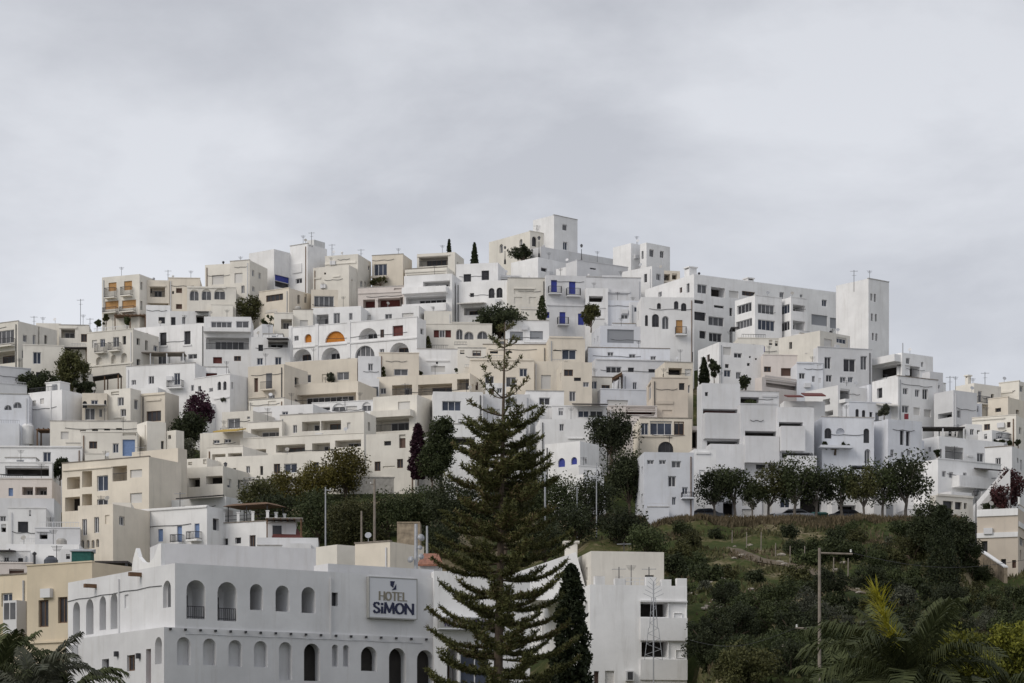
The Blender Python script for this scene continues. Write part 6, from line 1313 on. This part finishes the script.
# roof clutter above the yellow house
s = mpp(170); R = root('roof_shed', P(72, 566, 170), 'small green sheeted shed on the roof above the yellow house', 'shed')
mb = MB(); mb.box((.6, .8, -.5), (1.3, 1.4, 1.5)); link('wall', mb.mesh('wall', 'green_tarp'), R); mb = MB(); mb.hexa([(-.15, 0, 1.0), (1.35, 0, 1.0), (1.35, 1.6, 1.0), (-.15, 1.6, 1.0), (-.15, 0, 1.06), (1.35, 0, 1.06), (1.35, 1.6, 1.3), (-.15, 1.6, 1.3)]); link('roof', mb.mesh('roof', 'steel'), R)
R = root('water_tank', P(51, 572, 168), 'dark cylindrical water tank on the flat roof', 'tank'); mb = MB(); mb.lathe((0, 0, -.4), [(.45, 0), (.47, .3), (.47, 1.2), (.3, 1.4)], 14); link('body', mb.mesh('body', 'car_dark', smooth=False), R); mb = MB(); mb.lathe((0, 0, 1.0), [(.2, 0), (.2, .08)], 10); link('lid', mb.mesh('lid', 'iron'), R)
R = root('flue_pipe', P(34.5, 575, 166), 'slim black flue pipe rising from the flat roofs', 'pipe'); mb = MB(); mb.tube([(0, 0, -.8), (0, 0, 1.4)], .08, 8); link('pipe', mb.mesh('pipe', 'iron'), R); mb = MB(); mb.lathe((0, 0, 1.35), [(.14, 0), (.14, .12), (.02, .2)], 8); link('cap', mb.mesh('cap', 'iron'), R)
# red cloth hung from a window
R = root('hanging_cloth', P(906, 414, 284), 'red cloth hanging below a window of the large white house', 'cloth'); mb = MB()
for i in range(5): mb.poly([(-.24 + i * .1, -.25 + .05 * (i % 2), 0), (-.14 + i * .1, -.25 + .05 * ((i + 1) % 2), 0), (-.14 + i * .1, -.2 + .05 * ((i + 1) % 2), -.65), (-.24 + i * .1, -.2 + .05 * (i % 2), -.6)])
link('fabric', mb.mesh('fabric', 'leaf_red'), R)

p = P(27, 436, 288); R = root('water_tank', (p.x, p.y, p.z), 'white cylindrical tank on the terrace left of the timber pergola', 'tank'); mb = MB(); mb.lathe((0, 0, -1), [(.75, 0), (.78, 1.2), (.78, 2.1), (.5, 2.5)], 14); link('body', mb.mesh('body', 'plaster_W'), R); mb = MB(); mb.lathe((0, 0, 1.5), [(.2, 0), (.2, .12)], 10); link('lid', mb.mesh('lid', 'steel'), R)
# ------------------------------------------------------------------ camera, sky, sun
cam = bpy.data.cameras.new('camera'); co = bpy.data.objects.new('camera', cam); COL.objects.link(co); SC.camera = co
co.location = (0, 0, 0); co.rotation_euler = (rad(90), 0, 0); cam.sensor_width = 36; cam.lens = F * 36 / 1024; cam.shift_y = (YH - 341.5) / 1024; cam.clip_end = 20000; cam.clip_start = .5
SUN_EL, SUN_AZ = 36., -52.          # azimuth from the view direction behind the camera, negative to the left
w = bpy.data.worlds.new('World'); SC.world = w; w.use_nodes = True; nt = w.node_tree; L = nt.links.new
bg = nt.nodes['Background']; bg.inputs['Strength'].default_value = .1
sk = N(nt, 'ShaderNodeTexSky'); sk.sky_type = 'NISHITA'; sk.sun_disc = False
sdir = Vector((math.sin(rad(SUN_AZ)) * math.cos(rad(SUN_EL)), -math.cos(rad(SUN_AZ)) * math.cos(rad(SUN_EL)), math.sin(rad(SUN_EL))))
sk.sun_elevation = rad(SUN_EL); sk.sun_rotation = math.atan2(sdir.x, sdir.y)
tc = N(nt, 'ShaderNodeTexCoord'); mp = N(nt, 'ShaderNodeMapping'); mp.inputs['Scale'].default_value = (1, 1, 2.2); L(tc.outputs['Generated'], mp.inputs[0])
n1 = N(nt, 'ShaderNodeTexNoise', Scale=5.5, Detail=9., Roughness=.56); n1.inputs['Distortion'].default_value = .15; L(mp.outputs[0], n1.inputs['Vector'])
cr = N(nt, 'ShaderNodeValToRGB'); e = cr.color_ramp.elements
e[0].position = .38; e[0].color = (3.95, 4.06, 4.4, 1); e[1].position = .62; e[1].color = (5.3, 5.42, 5.75, 1)
L(n1.outputs['Fac'], cr.inputs[0])
sx_ = N(nt, 'ShaderNodeSeparateXYZ'); L(tc.outputs['Generated'], sx_.inputs[0])
gr = N(nt, 'ShaderNodeMapRange'); gr.inputs[1].default_value = .1; gr.inputs[2].default_value = .32; gr.inputs[3].default_value = 1.14; gr.inputs[4].default_value = .95; L(sx_.outputs[2], gr.inputs[0])   # the overcast is brighter low down
vm = N(nt, 'ShaderNodeVectorMath', operation='SCALE'); L(cr.outputs[0], vm.inputs[0]); L(gr.outputs[0], vm.inputs['Scale'])
mx = N(nt, 'ShaderNodeMix', data_type='RGBA'); mx.inputs[0].default_value = .95; L(sk.outputs[0], mx.inputs[6]); L(vm.outputs[0], mx.inputs[7]); L(mx.outputs[2], bg.inputs[0])
sl = bpy.data.lights.new('sun', 'SUN'); sl.energy = 1.15; sl.angle = rad(32); sl.color = (1, .94, .86); so_ = bpy.data.objects.new('sun', sl); COL.objects.link(so_)
so_.rotation_euler = sdir.to_track_quat('Z', 'Y').to_euler()
vs = SC.view_settings; vs.view_transform = 'Standard'; vs.look = 'None'; vs.exposure = .47; vs.gamma = 1; vs.use_curve_mapping = False
